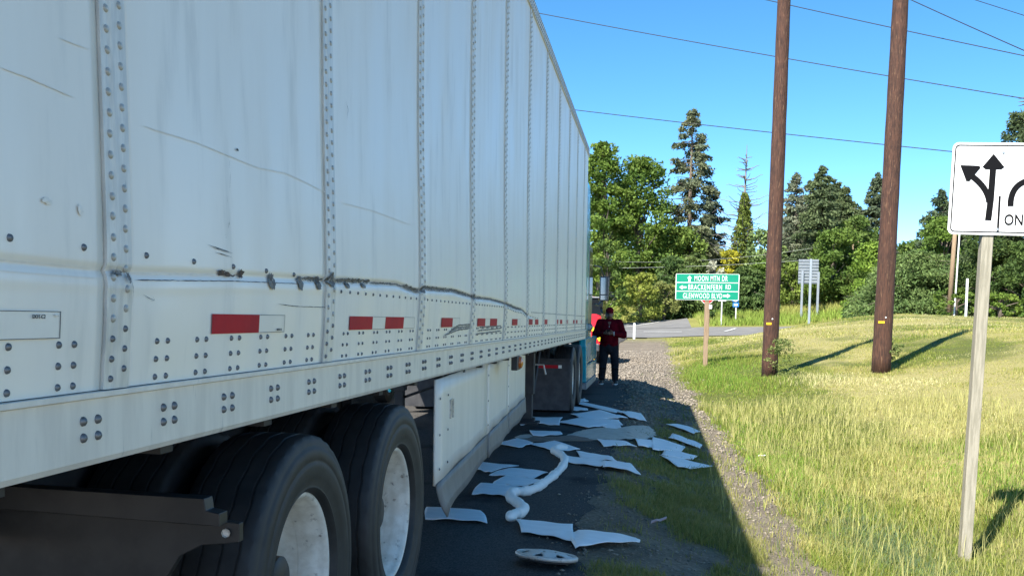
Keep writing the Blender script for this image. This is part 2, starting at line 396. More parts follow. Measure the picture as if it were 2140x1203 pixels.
TRW = -1.085; TY0, TY1 = -.6, 15.8; TZ0, TZ1 = 1.093, 4.07; PB = 1.238
POST = [1.80 + 1.305*k for k in range(-1, 11)]; PW = .088
CRY = [-.6, 1.5, 1.9, 2.4, 3.2, 4.0, 4.35, 4.5, 5.2, 5.8, 6.4, 7.0, 7.6, 8.0, 8.4, 9.0]
CRZ = [1.472, 1.472, 1.472, 1.490, 1.508, 1.528, 1.507, 1.526, 1.535, 1.515, 1.517, 1.503, 1.475, 1.468, 1.425, 1.40]
def crz(y): return np.interp(y, CRY, CRZ)
def wallx(y, z):
    y = np.asarray(y, float); z = np.asarray(z, float)
    d = z - crz(y); A = .017*(1-sstep(7, 10, y)) + .002
    b = A*np.where(d < 0, np.exp(-(d/.26)**2), np.exp(-(d/.55)**2))
    jag = 1 + .9*(fbm(y, z*0, 9, 4, 2)-.5)*sstep(2.5, 3.2, y)
    gr = -(.0055+.007*sstep(2.6, 3.4, y))*np.exp(-(d/.008)**2)*(1-sstep(8.2, 9, y))*jag
    lip = .0016*np.exp(-((d+.03)/.012)**2)*(1-sstep(8, 9, y))
    wav = (fbm(y, z, 1.1, 8, 2)-.5)*.006 + (fbm(y, z, 3.1, 9, 2)-.5)*.0022
    low = (fbm(y, z, 9, 10, 2)-.5)*.003*sstep(1.75, 1.45, z)
    return TRW + b + gr + lip + wav + low
def wx(y, z): return float(wallx(np.array([y]), np.array([z]))[0])
trailer = empty('semi_trailer', (-2.385, 7.6, 0), 'long white box semi trailer with riveted panels and a torn crease along its side', 'trailer')
zs = np.r_[np.linspace(PB, 1.39, 9), np.arange(1.395, 1.57, .0055), np.linspace(1.58, 4.0, 30)]
def wallpatch(y0, y1, dx, n, edge=0):
    yy = np.linspace(y0, y1, n); P = []
    for z in zs: P.append([(float(a)+dx, float(b), float(z)) for a, b in zip(wallx(yy, z+0*yy), yy)])
    if edge:   # fold both vertical edges back so that the sheet has depth
        for i, row in enumerate(P):
            row.insert(0, (row[0][0]-edge, row[0][1], row[0][2])); row.append((row[-1][0]-edge, row[-1][1], row[-1][2]))
    return P
edges = [TY0] + POST + [TY1-.06]
for i in range(len(edges)-1):
    a = edges[i] + (PW-.002 if i else .0); b = edges[i+1] - .006
    P = wallpatch(a, b, 0, 46 if 0 < i < 4 else 24, edge=.008)
    MB().grid(P).build('side_panel', 'trailer_white', trailer, smooth='all', fix=False)
# dark core behind the panels, roof, ends
MB().box((-3.66, TY0+.02, 1.20), (TRW-.02, TY1-.05, 4.03)).build('inner_core', 'black_gap', trailer)
MB().box((-3.685, TY0, 4.035), (TRW-.004, TY1-.02, 4.075)).build('roof', 'trailer_white', trailer, bevel=.01)
MB().prism([(TRW-.001, TY1-.062), (TRW-.02, TY1-.02), (TRW-.06, TY1), (-3.62, TY1), (-3.66, TY1-.02), (-3.685, TY1-.062)], 'z', PB, 4.03).build('front_wall', 'trailer_white', trailer, smooth=True)
MB().box((-3.69, TY0, TZ0), (-3.665, TY1-.06, 4.03)).build('far_side_wall', 'trailer_white', trailer)
for x0, x1 in ((-3.66, -2.39), (-2.38, -1.10)):
    MB().box((x0, TY0-.05, 1.15), (x1, TY0+.0, 3.98)).build('rear_door', 'trailer_white', trailer, bevel=.006)
# top rail with its rivet lines
MB().prism([(TRW-.03, 3.985), (TRW+.014, 3.985), (TRW+.016, 4.09), (TRW-.01, 4.105), (TRW-.03, 4.10)], 'y', TY0, TY1-.03).build('top_rail', 'rail_white', trailer)
# posts
def dome(r=.0085, h=.0045, n=10):
    k = MB(); k.lathe([(0, r), (h*.55, r*.85), (h*.92, r*.45), (h, .0005)], n=n); return k
def domes(pts, r, h, n=8):
    k = MB(); d = dome(r, h, n)
    for p in pts: k.add([(a+p[0], b+p[1], c+p[2]) for a, b, c in d.v], d.f)
    return k
RIV = dome().build('rivet', 'rivet_grey', None, smooth='all'); RIVD = dome(.0072, .006).build('rivet', 'rivet_dark', None, smooth='all'); BOLT = dome(.0098, .008).build('bolt', 'rivet_dark', None, smooth='all')
for i, py in enumerate(POST):
    P = wallpatch(py, py+PW, .005, 8, edge=.014)
    for row in P:
        for j in range(4, 9): row[j] = (row[j][0]+.0022, row[j][1], row[j][2])     # lapped half stands proud
    po = MB().grid(P).build('side_post', 'post_metal', trailer, fix=False)
    near = []; rest = []
    for c, oy in enumerate((.022, .066)):
        for z in np.arange(PB+.02+(.020 if c else 0), 3.98, .0402):
            y = py+oy+.002*(random.random()-.5); zz = z+.002*(random.random()-.5); x = wx(y, zz)+.005+(.002 if c else 0)
            (near if (i == 1 and zz < 2.2) or (i == 2 and zz < 2.65) else rest).append((x, y, zz))
    for p in near: inst(RIVD if p[2] < 1.36 else RIV, p, po, 'rivet')
    tag(domes(rest, .0095, .006, 6).build('rivet_column', 'rivet_grey', po, smooth='all', fix=False), kind='stuff')
# bottom rail
rail = MB().prism([(TRW-.05, TZ0), (TRW+.004, TZ0), (TRW+.010, TZ0+.012), (TRW+.010, 1.222), (TRW+.022, 1.226), (TRW+.022, 1.236), (TRW-.05, 1.237)], 'y', TY0, TY1-.06).build('bottom_rail', 'rail_white', trailer)
nb, rb = [], []
y = 1.755 - .31*3
while y < 15.4:
    for a in (-.025, .025):
        for z in (1.182, 1.150): (nb if 1.5 < y < 3.8 else rb).append((TRW+.010, y+a, z))
    y += .31
for p in nb: inst(BOLT, p, rail)
tag(domes(rb, .0105, .009, 6).build('bolt_row', 'rivet_dark', rail, smooth='all', fix=False), kind='stuff')
# panel foot rivets in pairs, three rows; single row under the crease
np_, rp = [], []
for i in range(len(edges)-1):
    a = edges[i]+(PW if i else 0); b = edges[i+1]
    y = a+.145
    while y < b-.07:
        for dy in (-.024, .024):
            for z in (1.330, 1.291, 1.252): (np_ if 1.3 < y < 3.1 else rp).append((wx(y+dy, z), y+dy, z))
        y += .19
    y = a+.07; st = .215 if a < 2.5 else .098; z0 = 1.512 if a < 2.5 else 1.475
    while y < b-.04:
        z = z0 + (.0 if a < 2.5 else min(0, crz(y)-.028-z0)) if y < 8.6 else 1.452
        (np_ if 1.3 < y < 3.1 else rp).append((wx(y, z), y, z)); y += st
for p in np_: inst(RIVD, p, trailer)
tag(domes(rp, .0068, .005, 6).build('rivet_row', 'rivet_dark', trailer, smooth='all', fix=False), kind='stuff')
tag(domes([(TRW+.016, y, z) for y in np.arange(5, 15.7, .07) for z in (4.0, 4.04, 4.075)], .010, .005, 6).build('top_rivet_row', 'rivet_dark', trailer, smooth='all', fix=False), kind='stuff')
for o in (RIV, RIVD, BOLT): bpy.data.objects.remove(o)
# flat marks that follow the wall
def wallsheet(y0, y1, z0, z1, dx, n=6, m_=3):
    return MB().grid([[(wx(y0+(y1-y0)*i/n, z0+(z1-z0)*j/m_)+dx, y0+(y1-y0)*i/n, z0+(z1-z0)*j/m_) for i in range(n+1)] for j in range(m_+1)])
def tape(y0, y1, red, z0=1.342, z1=1.391):
    o = wallsheet(y0, y1, z0, z1, .0032).build('reflective_tape', 'tape_red' if red else 'tape_white', trailer, fix=False)
    if not red:
        k = MB(); t = .0012
        for a, b, c, d in ((y0, y1, z0, z0+t), (y0, y1, z1-t, z1), (y1-.0022, y1, z0, z1)):
            k2 = wallsheet(a, b, c, d, .0044, 3, 1); k.add(k2.v, k2.f)
        k.build('tape_edge', 'thin_line', o, fix=False)
    return o
tape(1.28, 1.652, False); W1 = None
for y0, segs in ((2.27, 'rw'), (3.37, 'rwrw'), (4.90, 'rw'), (5.93, 'rwr'), (7.43, 'rw'), (8.46, 'rwr'), (9.75, 'rw'), (10.95, 'rwr'), (12.2, 'rw'), (13.3, 'rwr'), (14.75, 'rw')):
    y = y0
    for s in segs:
        w = .29 if s == 'r' else .185; tape(y, y+w, s == 'r'); y += w
def text(s, size, loc, rot, material, parent, name='lettering', ext=.0005, space=1.0, xs=1.0, align='CENTER', bold=0, fit=None):
    c = bpy.data.curves.new(name, 'FONT'); c.body = s; c.size = size; c.extrude = ext; c.align_x = align; c.align_y = 'CENTER'; c.space_character = space; c.resolution_u = 3; c.offset = bold
    t = bpy.data.objects.new(name, c); COL.objects.link(t); bpy.context.view_layer.update()
    me = bpy.data.meshes.new_from_object(t.evaluated_get(bpy.context.evaluated_depsgraph_get())); bpy.data.objects.remove(t)
    me.materials.clear(); me.materials.append(MATS[material])
    if fit: xs = fit/max(1e-6, max(v.co.x for v in me.vertices)-min(v.co.x for v in me.vertices))
    o = bpy.data.objects.new(name, me); COL.objects.link(o); o.parent = parent; o.location = Vector(loc)-wloc(parent); o.rotation_euler = rot; o.scale = (xs, 1, 1)
    return o
for y, z in ((1.585, 1.381), (2.70, 1.349)):
    text('DOT-C2', .010, (wx(y, z)+.006, y, z), (R(90), 0, R(90)), 'thin_line', trailer, 'tape_print')
# scrapes, chips and scratches along the crease
def ribbon(pts, w, dx, jit, name, material):
    """pts: (y, z) along the wall; w half-height with noise"""
    P = [[], [], []]; L = np.array(pts); d = np.r_[0, np.cumsum(np.hypot(*np.diff(L, axis=0).T))]; n = max(6, int(d[-1]/.012))
    for i in range(n+1):
        t = d[-1]*i/n; y = float(np.interp(t, d, L[:, 0])); z = float(np.interp(t, d, L[:, 1]))+jit*.5*(random.random()-.5)
        e = min(1, i/3, (n-i)/3); a = .72*w*(1+jit/w*random.uniform(-.7, .8))*e; b = .72*w*(1+jit/w*random.uniform(-.7, .8))*e
        for r_, zz in zip(P, (z-b, z, z+a)): r_.append((wx(y, zz)+dx, y, zz))
    return MB().grid(P).build(name, material, trailer, fix=False, smooth='all')
def blob(y, z, w, h, name='scrape_mark', material='scrape', dx=.0052, n=22, jag=.5):
    k = MB(); ring = []
    for i in range(n):
        a = 2*math.pi*i/n; q = 1-jag*random.random(); yy = y+w*.42*q*math.cos(a); zz = z+h*.42*q*math.sin(a); ring.append((wx(yy, zz)+dx, yy, zz))
    k.add([(wx(y, z)+dx+.001, y, z)]+ring, [(0, i+1, (i+1) % n+1) for i in range(n)])
    return k.build(name, material, trailer, fix=False)
def cl(y0, y1, n=12, o=0): return [(y, float(crz(y))+o) for y in np.linspace(y0, y1, n)]
ribbon(cl(-.5, 1.79, 20, .002), .0022, .003, .0012, 'crease_line', 'scratch')
ribbon(cl(-.5, 1.79, 20, -.016), .0010, .003, .0006, 'crease_line', 'scratch')
ribbon(cl(1.9, 2.32, 10), .003, .003, .0015, 'crease_line', 'scratch'); ribbon(cl(1.9, 2.9, 14, -.014), .0012, .003, .001, 'crease_line', 'thin_line')
blob(1.835, 1.470, .055, .016, dx=.011); blob(1.868, 1.462, .022, .03, dx=.013); ribbon([(1.876, 1.46), (1.884, 1.43), (1.88, 1.40)], .004, .012, .003, 'gouge', 'thin_line')
blob(2.315, 1.494, .06, .022, 'rust_patch', 'rust'); blob(2.345, 1.492, .07, .018, 'rust_patch', 'rust'); ribbon(cl(2.30, 2.42, 4), .003, .006, .004, 'rust_streak', 'rust'); blob(2.432, 1.497, .055, .036, 'rust_patch', 'rust')
for y, h in ((2.635, .062), (2.865, .062), (3.03, .055), (3.33, .035), (3.52, .028)): blob(y, float(crz(y))-.012, .065, h, 'primer_patch', 'scrape', jag=.3)
ribbon(cl(2.88, 3.10, 8, .003), .006, .006, .006, 'gouge', 'scrape'); ribbon(cl(3.10, 3.19, 6), .03, .013, .015, 'gouge', 'scrape'); 
ribbon(cl(3.2, 3.62, 16, .004), .008, .007, .007, 'gouge', 'scrape'); ribbon(cl(3.62, 4.12, 16), .0045, .007, .003, 'gouge', 'scrape'); ribbon(cl(4.1, 4.42, 10, .003), .010, .008, .008, 'gouge', 'scrape')
ribbon(cl(4.42, 4.50, 6), .03, .013, .012, 'gouge', 'scrape'); ribbon(cl(4.5, 5.75, 40, .002), .010, .008, .008, 'gouge', 'scrape'); ribbon(cl(5.72, 5.80, 5), .03, .013, .012, 'gouge', 'scrape')
ribbon(cl(5.8, 7.0, 40), .007, .008, .006, 'gouge', 'scrape'); ribbon(cl(6.98, 7.95, 30), .011, .008, .009, 'gouge', 'scrape'); ribbon(cl(7.95, 8.45, 16), .006, .008, .004, 'gouge', 'scrape')
for i in range(3): ribbon([(5.0+.1*i, 1.30+.016*i), (5.35, 1.325+.013*i), (5.72, 1.333+.011*i)], .005, .0035, .003, 'scuff', 'scrape')
for i in range(3): ribbon([(5.9+.05*i, 1.295+.02*i), (6.9, 1.305+.018*i)], .005, .0035, .003, 'scuff', 'scrape')
for i in range(4): blob(8.6+.17*i, 1.415-.005*i, .12, .012, 'scuff', 'scrape')
def pxl(L): return [tuple(at(px, py, 0, TRW+.02))[1:] for px, py in L]
ribbon(pxl([(0, 138), (60, 160), (130, 190), (165, 205)]), .0018, .003, .001, 'scratch_line', 'scratch')
ribbon(pxl([(300, 262), (420, 300), (540, 350), (600, 362), (640, 380), (688, 405)]), .0015, .003, .001, 'scratch_line', 'scratch')
ribbon(pxl([(718, 424), (780, 440), (860, 470)]), .0018, .003, .001, 'scratch_line', 'scratch'); ribbon(pxl([(130, 78), (200, 104)]), .0015, .003, .001, 'scratch_line', 'scratch')
for L in ([(482, 332), (481, 352)], [(483, 358), (480, 400)], [(474, 408), (475, 428)], [(479, 460), (476, 478)], [(470, 488), (471, 500)]): ribbon(pxl(L), .0035, .003, .004, 'paint_chip', 'thin_line')
blob(*pxl([(499, 313)])[0], .022, .010, 'paint_chip', 'thin_line', dx=.003); ribbon(pxl([(729, 212), (734, 228), (731, 250)]), .004, .003, .005, 'paint_chip', 'thin_line')
ribbon(pxl([(298, 614), (312, 623), (324, 627)]), .0009, .003, .0004, 'pen_arrow', 'thin_line'); ribbon(pxl([(319, 619), (324, 627), (315, 628)]), .0008, .003, .0003, 'pen_arrow', 'thin_line')
for L in ([(440, 516), (486, 530)], [(430, 510), (480, 527)], [(446, 526), (484, 538)]): ribbon(pxl(L), .001, .003, .0008, 'scratch_line', 'thin_line')
ribbon(pxl([(580, 635), (620, 640), (690, 642)]), .0012, .003, .001, 'scratch_line', 'thin_line'); blob(*pxl([(100, 420)])[0], .055, .018, 'scuff', 'scratch', dx=.003); blob(*pxl([(168, 438)])[0], .03, .03, 'scuff', 'scratch', dx=.003)
# peeled tape corner
blob(1.638, 1.384, .025, .008, 'torn_corner', 'scratch', dx=.006)

# wheels ------------------------------------------------------------
RW = .5
def tyre_mesh(n=220):
    grooves = [-.083, -.03, .03, .083]; ax = []
    prof = [(-.10, .300), (-.122, .308), (-.128, .318), (-.1265, .326), (-.139, .352), (-.143, .385), (-.143, .40), (-.1405, .404), (-.1405, .412), (-.1425, .415), (-.140, .44), (-.1365, .452), (-.1345, .454), (-.1325, .466), (-.129, .480), (-.121, .489)]
    tread = []
    for g_ in grooves: tread += [(g_-.005, 0), (g_-.003, -1), (g_+.003, -1), (g_+.005, 0)]
    tread = [(-.113, 0)] + tread + [(.113, 0)]
    i0 = len(prof); prof = prof + [(a, RW-.009*(1 if d else 0)-.006*abs(a/.115)**3) for a, d in tread] + [(.121, .489), (.129, .480), (.1325, .466), (.1345, .454), (.1365, .452), (.140, .44), (.1425, .415), (.1405, .412), (.1405, .404), (.143, .40), (.143, .385), (.139, .352), (.1265, .326), (.128, .318), (.122, .308), (.10, .300)]
    i1 = i0+len(tread)
    def fn(j, k, a, r_):
        if i0 < j < i1-1:
            ph = (k % 10)/10.; tri = 4*abs(ph-.5)-1; a += .0032*tri
        if j in (i0-1, i1): r_ += .003*(1 if (k//3) % 2 else 0)
        return a, r_
    return MB().lathe(prof, n=n, fn=fn)
RIMP = [(.088, .302), (.100, .302), (.104, .294), (.099, .284), (.085, .279), (.070, .277), (.062, .268), (.03, .262), (-.03, .256), (-.075, .248), (-.095, .230), (-.102, .19), (-.104, .15), (-.096, .13), (-.09, .09)]
RIMB = [(-.088, .302), (-.100, .300), (-.096, .279), (-.05, .262), (0, .258)]
HUBP = [(-.10, .10), (-.05, .098), (-.01, .085), (.03, .082), (.038, .07), (.04, .0005)]
proto_t = tyre_mesh().build('tyre', 'tyre', None, smooth=True, fix=True)
proto_r = MB().lathe(RIMP, n=64).add(*(lambda q: (q.v, q.f))(MB().lathe(RIMB, n=64))).build('wheel', 'rim_white', None, smooth='all', fix=False)
proto_h = MB().lathe(HUBP, n=28).build('hub_cap', 'gunmetal', None, smooth=True)
nut = MB()
for i in range(10):
    a = 2*math.pi*i/10; c = (-.103, .143*math.cos(a), .143*math.sin(a)); nut.lathe([(0, .016), (.028, .014), (.03, .0005)], c=c, n=6)
proto_n = nut.build('lug_nuts', 'gunmetal', None)
def wheel(parent, x, y, z, side=1, hub=True):
    rz = 0 if side > 0 else math.pi
    w = inst(proto_r, (x, y, z), parent, 'wheel', rot=(random.uniform(0, 6), 0, 0)); w.rotation_euler = (random.uniform(0, 6.2), 0, rz)
    for p in [proto_t] + ([proto_h, proto_n] if hub else []):
        c = p.copy(); c.name = p.name.split('.')[0]; COL.objects.link(c); c.parent = w; c.location = (0, 0, 0)
    return w
for y in (3.12, 4.32):
    wheel(trailer, -1.115-.143, y, .497, 1); wheel(trailer, -1.115-.143-.34, y, .497, -1, False)
    wheel(trailer, -3.655+.143, y, .497, -1); wheel(trailer, -3.655+.143+.34, y, .497, 1, False)
    k = MB(); k.tube([(-3.3, y, .5), (-1.4, y, .5)], .065, 10); k.build('axle', 'under_black', trailer)
k = MB()
for x in (-2.95, -1.82): k.box((x-.06, 1.9, .80), (x+.06, 5.6, .95)); k.box((x-.05, 1.2, .95), (x+.05, 14.4, 1.07))
k.box((-3.0, 2.3, .78), (-1.75, 2.4, .92)); k.box((-3.0, 3.65, .62), (-1.75, 3.8, .92)); k.box((-3.0, 5.4, .78), (-1.75, 5.5, .9)); k.build('slider_frame', 'under_black', trailer)
for y in np.arange(-.3, 15.5, .62): MB().box((-3.6, y-.03, 1.06), (-1.14, y+.03, 1.19)).build('crossmember', 'under_black', trailer)
MB().box((-3.66, TY0, 1.19), (-1.10, TY1-.08, 1.2)).build('floor_deck', 'under_black', trailer)
for y in (2.75, 3.9, 4.8):
    MB().lathe([(-.16, .02), (-.16, .11), (-.08, .12), (.08, .12), (.16, .11), (.16, .02)], c=(-1.9, y, .8), axis='z', n=14).build('air_bag', 'under_black', trailer, smooth=True)
PROTOS = [proto_t, proto_r, proto_h, proto_n]
# mud flap and its bracket behind the rear wheels
MB().prism([(-1.95, .90), (-1.155, .875), (-1.02, .866), (-1.02, .818), (-1.06, .812), (-1.12, .806), (-1.18, .775), (-1.215, .72), (-1.22, .66), (-1.95, .66)], 'y', 2.32, 2.345).build('mudflap_bracket', 'gunmetal', trailer, bevel=.002)
MB().prism([(-1.95, .952), (-1.09, .935), (-1.085, .905), (-1.05, .899), (-1.05, .867), (-1.95, .895)], 'y', 2.27, 2.318).build('mudflap_angle', 'gunmetal', trailer, bevel=.002)
MB().prism([(-1.84, .80), (-1.235, .80), (-1.235, .16), (-1.84, .16)], 'y', 2.35, 2.36).build('mudflap', 'flap_black', trailer)
MB().lathe([(0, .012), (.006, .010), (.007, .0005)], c=(-1.052, 2.31, .842), axis='y', n=8).build('bolt', 'rivet_grey', trailer)
# side skirt: three sheets and the grey rubber edge, running slightly inboard towards the front
SK = [(-1.10, 4.90), (-1.215, 7.15), (-1.30, 8.75), (-1.40, 10.75)]
for i in range(3):
    (x0, y0), (x1, y1) = SK[i], SK[i+1]; y0 += .006; P = []
    zt0 = (1.072 if i == 0 else 1.09); zb = .525
    n = 10
    for j in range(7):
        P.append([(x0+(x1-x0)*a/n+.006*math.sin(a*1.3+i)*(1-j/6), y0+(y1-y0)*a/n, zb+((zt0 if (a > 0 or i) else zt0)-zb)*j/6) for a in range(n+1)])
    sp = MB().grid(P).build('skirt_panel', 'skirt_white', trailer, smooth='all', solid=.012)
    domes([(x0+(x1-x0)*t+.012, y0+(y1-y0)*t, z) for t in ((.04, .16) if i == 0 else (.02,)) for z in (.60, .78, .97)], .008, .005, 6).build('skirt_rivets', 'rivet_dark', sp, smooth='all')
    P = []
    for j in range(5):
        s = j/4; P.append([(x0+(x1-x0)*a/n+.012+ (.05*s*s*(1-a/n)**3 if i == 0 else .01*s), y0+(y1-y0)*a/n+(.05*s if (i == 0 and a == 0) else 0), .532-.175*s + (.012*math.sin(a*.9)*s)) for a in range(n+1)])
    MB().grid(P).build('skirt_edge', 'skirt_grey', trailer, smooth='all', solid=.008)
sl = MB(); sl.box((-1.118, 5.36, .83), (-1.108, 5.375, .93)); sl.box((-1.118, 5.43, .83), (-1.108, 5.445, .93)); sl.box((-1.118, 5.36, .93), (-1.108, 5.445, .936)); sl.build('latch_frame', 'rivet_grey', trailer)
# marker lamp below the rail
p = at(1077, 757, 0, -1.10)
k = MB().box((p.x-.02, p.y-.1, p.z-.06), (p.x+.03, p.y+.1, p.z+.05)).build('lamp_bracket', 'gunmetal', trailer, bevel=.006)
MB().lathe([(.03, .05), (.05, .045), (.06, .02), (.062, .0005)], c=(p.x, p.y+.02, p.z), n=14).build('marker_lamp', 'amber', trailer, smooth=True)
# landing gear
for x in (-1.55, -3.22):
    k = MB(); k.box((x-.075, 12.22, .45), (x+.075, 12.38, 1.07)); k.box((x-.055, 12.24, .14), (x+.055, 12.36, .45)); k.box((x-.14, 12.15, .075), (x+.14, 12.45, .10)); k.prism([(12.2, .10), (12.4, .10), (12.34, .15), (12.26, .15)], 'x', x-.09, x+.09)
    k.build('landing_leg', 'under_black', trailer, bevel=.006)
    k = MB(); k.tube([(x+.05, 12.4, .50), (x+.05, 13.1, 1.06)], .025, 6); k.tube([(x-.05, 12.4, .45), (x-.05, 13.1, 1.06)], .02, 6); k.build('leg_brace', 'under_black', trailer)
k = MB().tube([(-3.2, 12.3, .7), (-1.5, 12.3, .7)], .03, 8).tube([(-3.2, 12.3, .35), (-1.6, 12.3, .95)], .02, 6).build('leg_crossbar', 'under_black', trailer)
k = MB().tube([(-1.47, 12.3, .82), (-1.36, 12.3, .82), (-1.33, 12.3, .70)], .012, 6).build('crank_handle', 'rivet_grey', trailer)
# ================================================================== TRACTOR
mat('cab_blue', (.015, .30, .40), (.02, .33, .43), scale=3, rough=.25, coat=.5)
mat('cab_trim', (.05, .055, .06), (.08, .08, .085), scale=5, rough=.3)
mat('glass_dark', (.012, .014, .016), rough=.06, spec=.6)
mat('chrome', (.6, .6, .6), rough=.15, metal=1)
mat('step_grey', (.16, .17, .18), (.25, .26, .27), scale=10, rough=.5)
mat('lamp_glass', (.45, .45, .43), (.3, .3, .3), scale=30, rough=.2)
mat('mirror_glass', (.22, .24, .25), rough=.05, metal=1)
mat('tail_red', (.5, .02, .02), rough=.2)
tr = empty('truck_tractor', (-2.385, 17.5, 0), 'bright blue truck tractor coupled to the white trailer', 'truck')
CX0, CX1 = -3.60, -1.17
for y in (14.75, 16.05):
    wheel(tr, -1.16-.143, y, .497, 1); wheel(tr, -1.16-.483, y, .497, -1, False); wheel(tr, -3.61+.143, y, .497, -1); wheel(tr, -3.61+.483, y, .497, 1, False)
    MB().tube([(-3.3, y, .5), (-1.45, y, .5)], .08, 10).lathe([(-.14, .0005), (-.12, .12), (0, .18), (.12, .12), (.14, .0005)], c=(-2.385, y, .52), n=14).build('axle', 'under_black', tr)
for x, s in ((-1.53, 1), (-3.24, -1)): wheel(tr, x, 21.2, .497, s)
for p in PROTOS: bpy.data.objects.remove(p)
for x in (-2.82, -1.95): MB().box((x-.04, 13.7, .78), (x+.04, 22.5, 1.02)).build('frame_rail', 'under_black', tr)
MB().box((-2.85, 14.9, 1.02), (-1.92, 15.9, 1.075)).build('fifth_wheel', 'under_black', tr, bevel=.01)
# body: cab with sloping roof fairing, lofted cross sections (y, half width bottom, half width top, z bottom, z top)
def loft(st, cx, name, material, parent, r=.1, smooth=True):
    P = []
    for y, wb, wt, zb, ztp in st:
        h = ztp-zb; q = min(r, h*.3, wt*.3)
        ring = [(-wb, zb), (-wb, zb+h*.35), (-(wb+wt)/2, zb+h*.6), (-wt, ztp-q), (-wt+q*.35, ztp-q*.35), (-wt+q, ztp), (0, ztp+.01), (wt-q, ztp), (wt-q*.35, ztp-q*.35), (wt, ztp-q), ((wb+wt)/2, zb+h*.6), (wb, zb+h*.35), (wb, zb)]
        P.append([(cx+a, y, b) for a, b in ring])
    k = MB().grid(P); n = len(P[0])
    k.f.append(tuple(range(n))); k.f.append(tuple(reversed([(len(P)-1)*n+i for i in range(n)])))
    k.f += [(i*n, (i+1)*n, (i+1)*n+n-1, i*n+n-1) for i in range(len(P)-1)]
    return k.build(name, material, parent, smooth=smooth)
cxm = -2.385
loft([(16.95, 1.215, 1.215, 1.08, 3.72), (17.6, 1.215, 1.21, 1.08, 3.86), (18.5, 1.18, 1.16, 1.08, 3.9), (20.15, 1.08, 1.05, 1.08, 3.84), (20.4, 1.06, 1.0, 1.08, 3.35), (20.6, 1.04, .97, 1.08, 2.75), (20.85, 1.0, .92, 1.08, 2.0)], cxm, 'cab', 'cab_blue', tr)
loft([(20.7, .96, .9, .95, 1.98), (21.2, .94, .85, .95, 1.85), (22.1, .92, .75, .9, 1.6), (22.6, .88, .6, .85, 1.35)], cxm, 'hood', 'cab_blue', tr)
for s in (1, -1):
    x = cxm+s*1.22
    MB().prism([(16.62, 1.25), (16.96, 1.18), (16.96, 3.68), (16.70, 3.6)], 'x', x-.02, x+.012).build('side_extender', 'cab_blue', tr, bevel=.006)
    MB().prism([(17.92, 1.16), (18.95, 1.16), (19.05, 2.3), (18.85, 2.75), (17.95, 2.75)], 'x', cxm+s*1.1, cxm+s*1.2).build('door', 'cab_trim', tr, bevel=.008)
    MB().prism([(18.1, 1.85), (18.95, 1.85), (18.98, 2.28), (18.8, 2.66), (18.1, 2.66)], 'x', cxm+s*1.12, cxm+s*1.206).build('side_window', 'glass_dark', tr)
    MB().prism([(17.05, .62), (20.2, .62), (20.2, 1.075), (16.98, 1.075)], 'x', cxm+s*1.12, cxm+s*1.235).build('tank_fairing', 'cab_blue', tr, bevel=.02)
    MB().prism([(17.12, .30), (20.0, .30), (20.15, .60), (17.3, .60), (17.06, .95), (16.96, .95)], 'x', cxm+s*1.05, cxm+s*1.245).build('lower_fairing', 'cab_blue', tr, bevel=.02)
    MB().box((cxm+s*1.215-.03, 17.45, .66), (cxm+s*1.215+.03, 18.2, .98)).build('step_recess', 'step_grey', tr, bevel=.01)
    MB().box((cxm+s*1.13-.12, 17.1, .18), (cxm+s*1.13+.12, 20.0, .295)).build('lower_step', 'step_grey', tr, bevel=.01)
    MB().prism([(20.5, .55), (20.6, .95), (20.95, 1.12), (21.5, 1.12), (21.85, .95), (22.05, .5), (22.15, .5), (22.1, 1.1), (21.5, 1.3), (20.8, 1.28), (20.3, 1.0)], 'x', cxm+s*.7, cxm+s*1.0).build('front_fender', 'cab_blue', tr, bevel=.02)
    MB().box((cxm+s*.72-.14, 22.45, .85), (cxm+s*.72+.14, 22.62, 1.1)).build('headlight', 'lamp_glass', tr, bevel=.03)
MB().box((-3.4, 22.5, .35), (-1.37, 22.85, .8)).build('front_bumper', 'step_grey', tr, bevel=.05)
MB().box((-2.85, 22.5, .85), (-1.92, 22.66, 1.5)).build('grille', 'cab_trim', tr, bevel=.02)
MB().add([(-3.3, 20.87, 2.02), (-1.47, 20.87, 2.02), (-1.5, 20.64, 2.72), (-3.27, 20.64, 2.72)], [(0, 1, 2, 3)]).build('windscreen', 'glass_dark', tr, solid=.02)
# round work lamp on the cab side, facing back
p = at(1231.5, 683, 1, 18.0)
MB().lathe([(.0, .0005), (.005, .052), (.0, .060), (.02, .068), (.08, .06), (.11, .03), (.112, .0005)], c=(p.x, 17.98, p.z), axis='y', n=20).build('work_lamp', 'cab_trim', tr, smooth=True)
MB().lathe([(0, .05), (-.006, .03), (-.008, .0005)], c=(p.x, 17.98, p.z), axis='y', n=16).build('lamp_lens', 'lamp_glass', tr, smooth=True)
MB().tube([(p.x, 18.06, p.z), (-1.2, 18.1, p.z-.05)], .015, 6).build('lamp_bracket', 'cab_trim', tr)
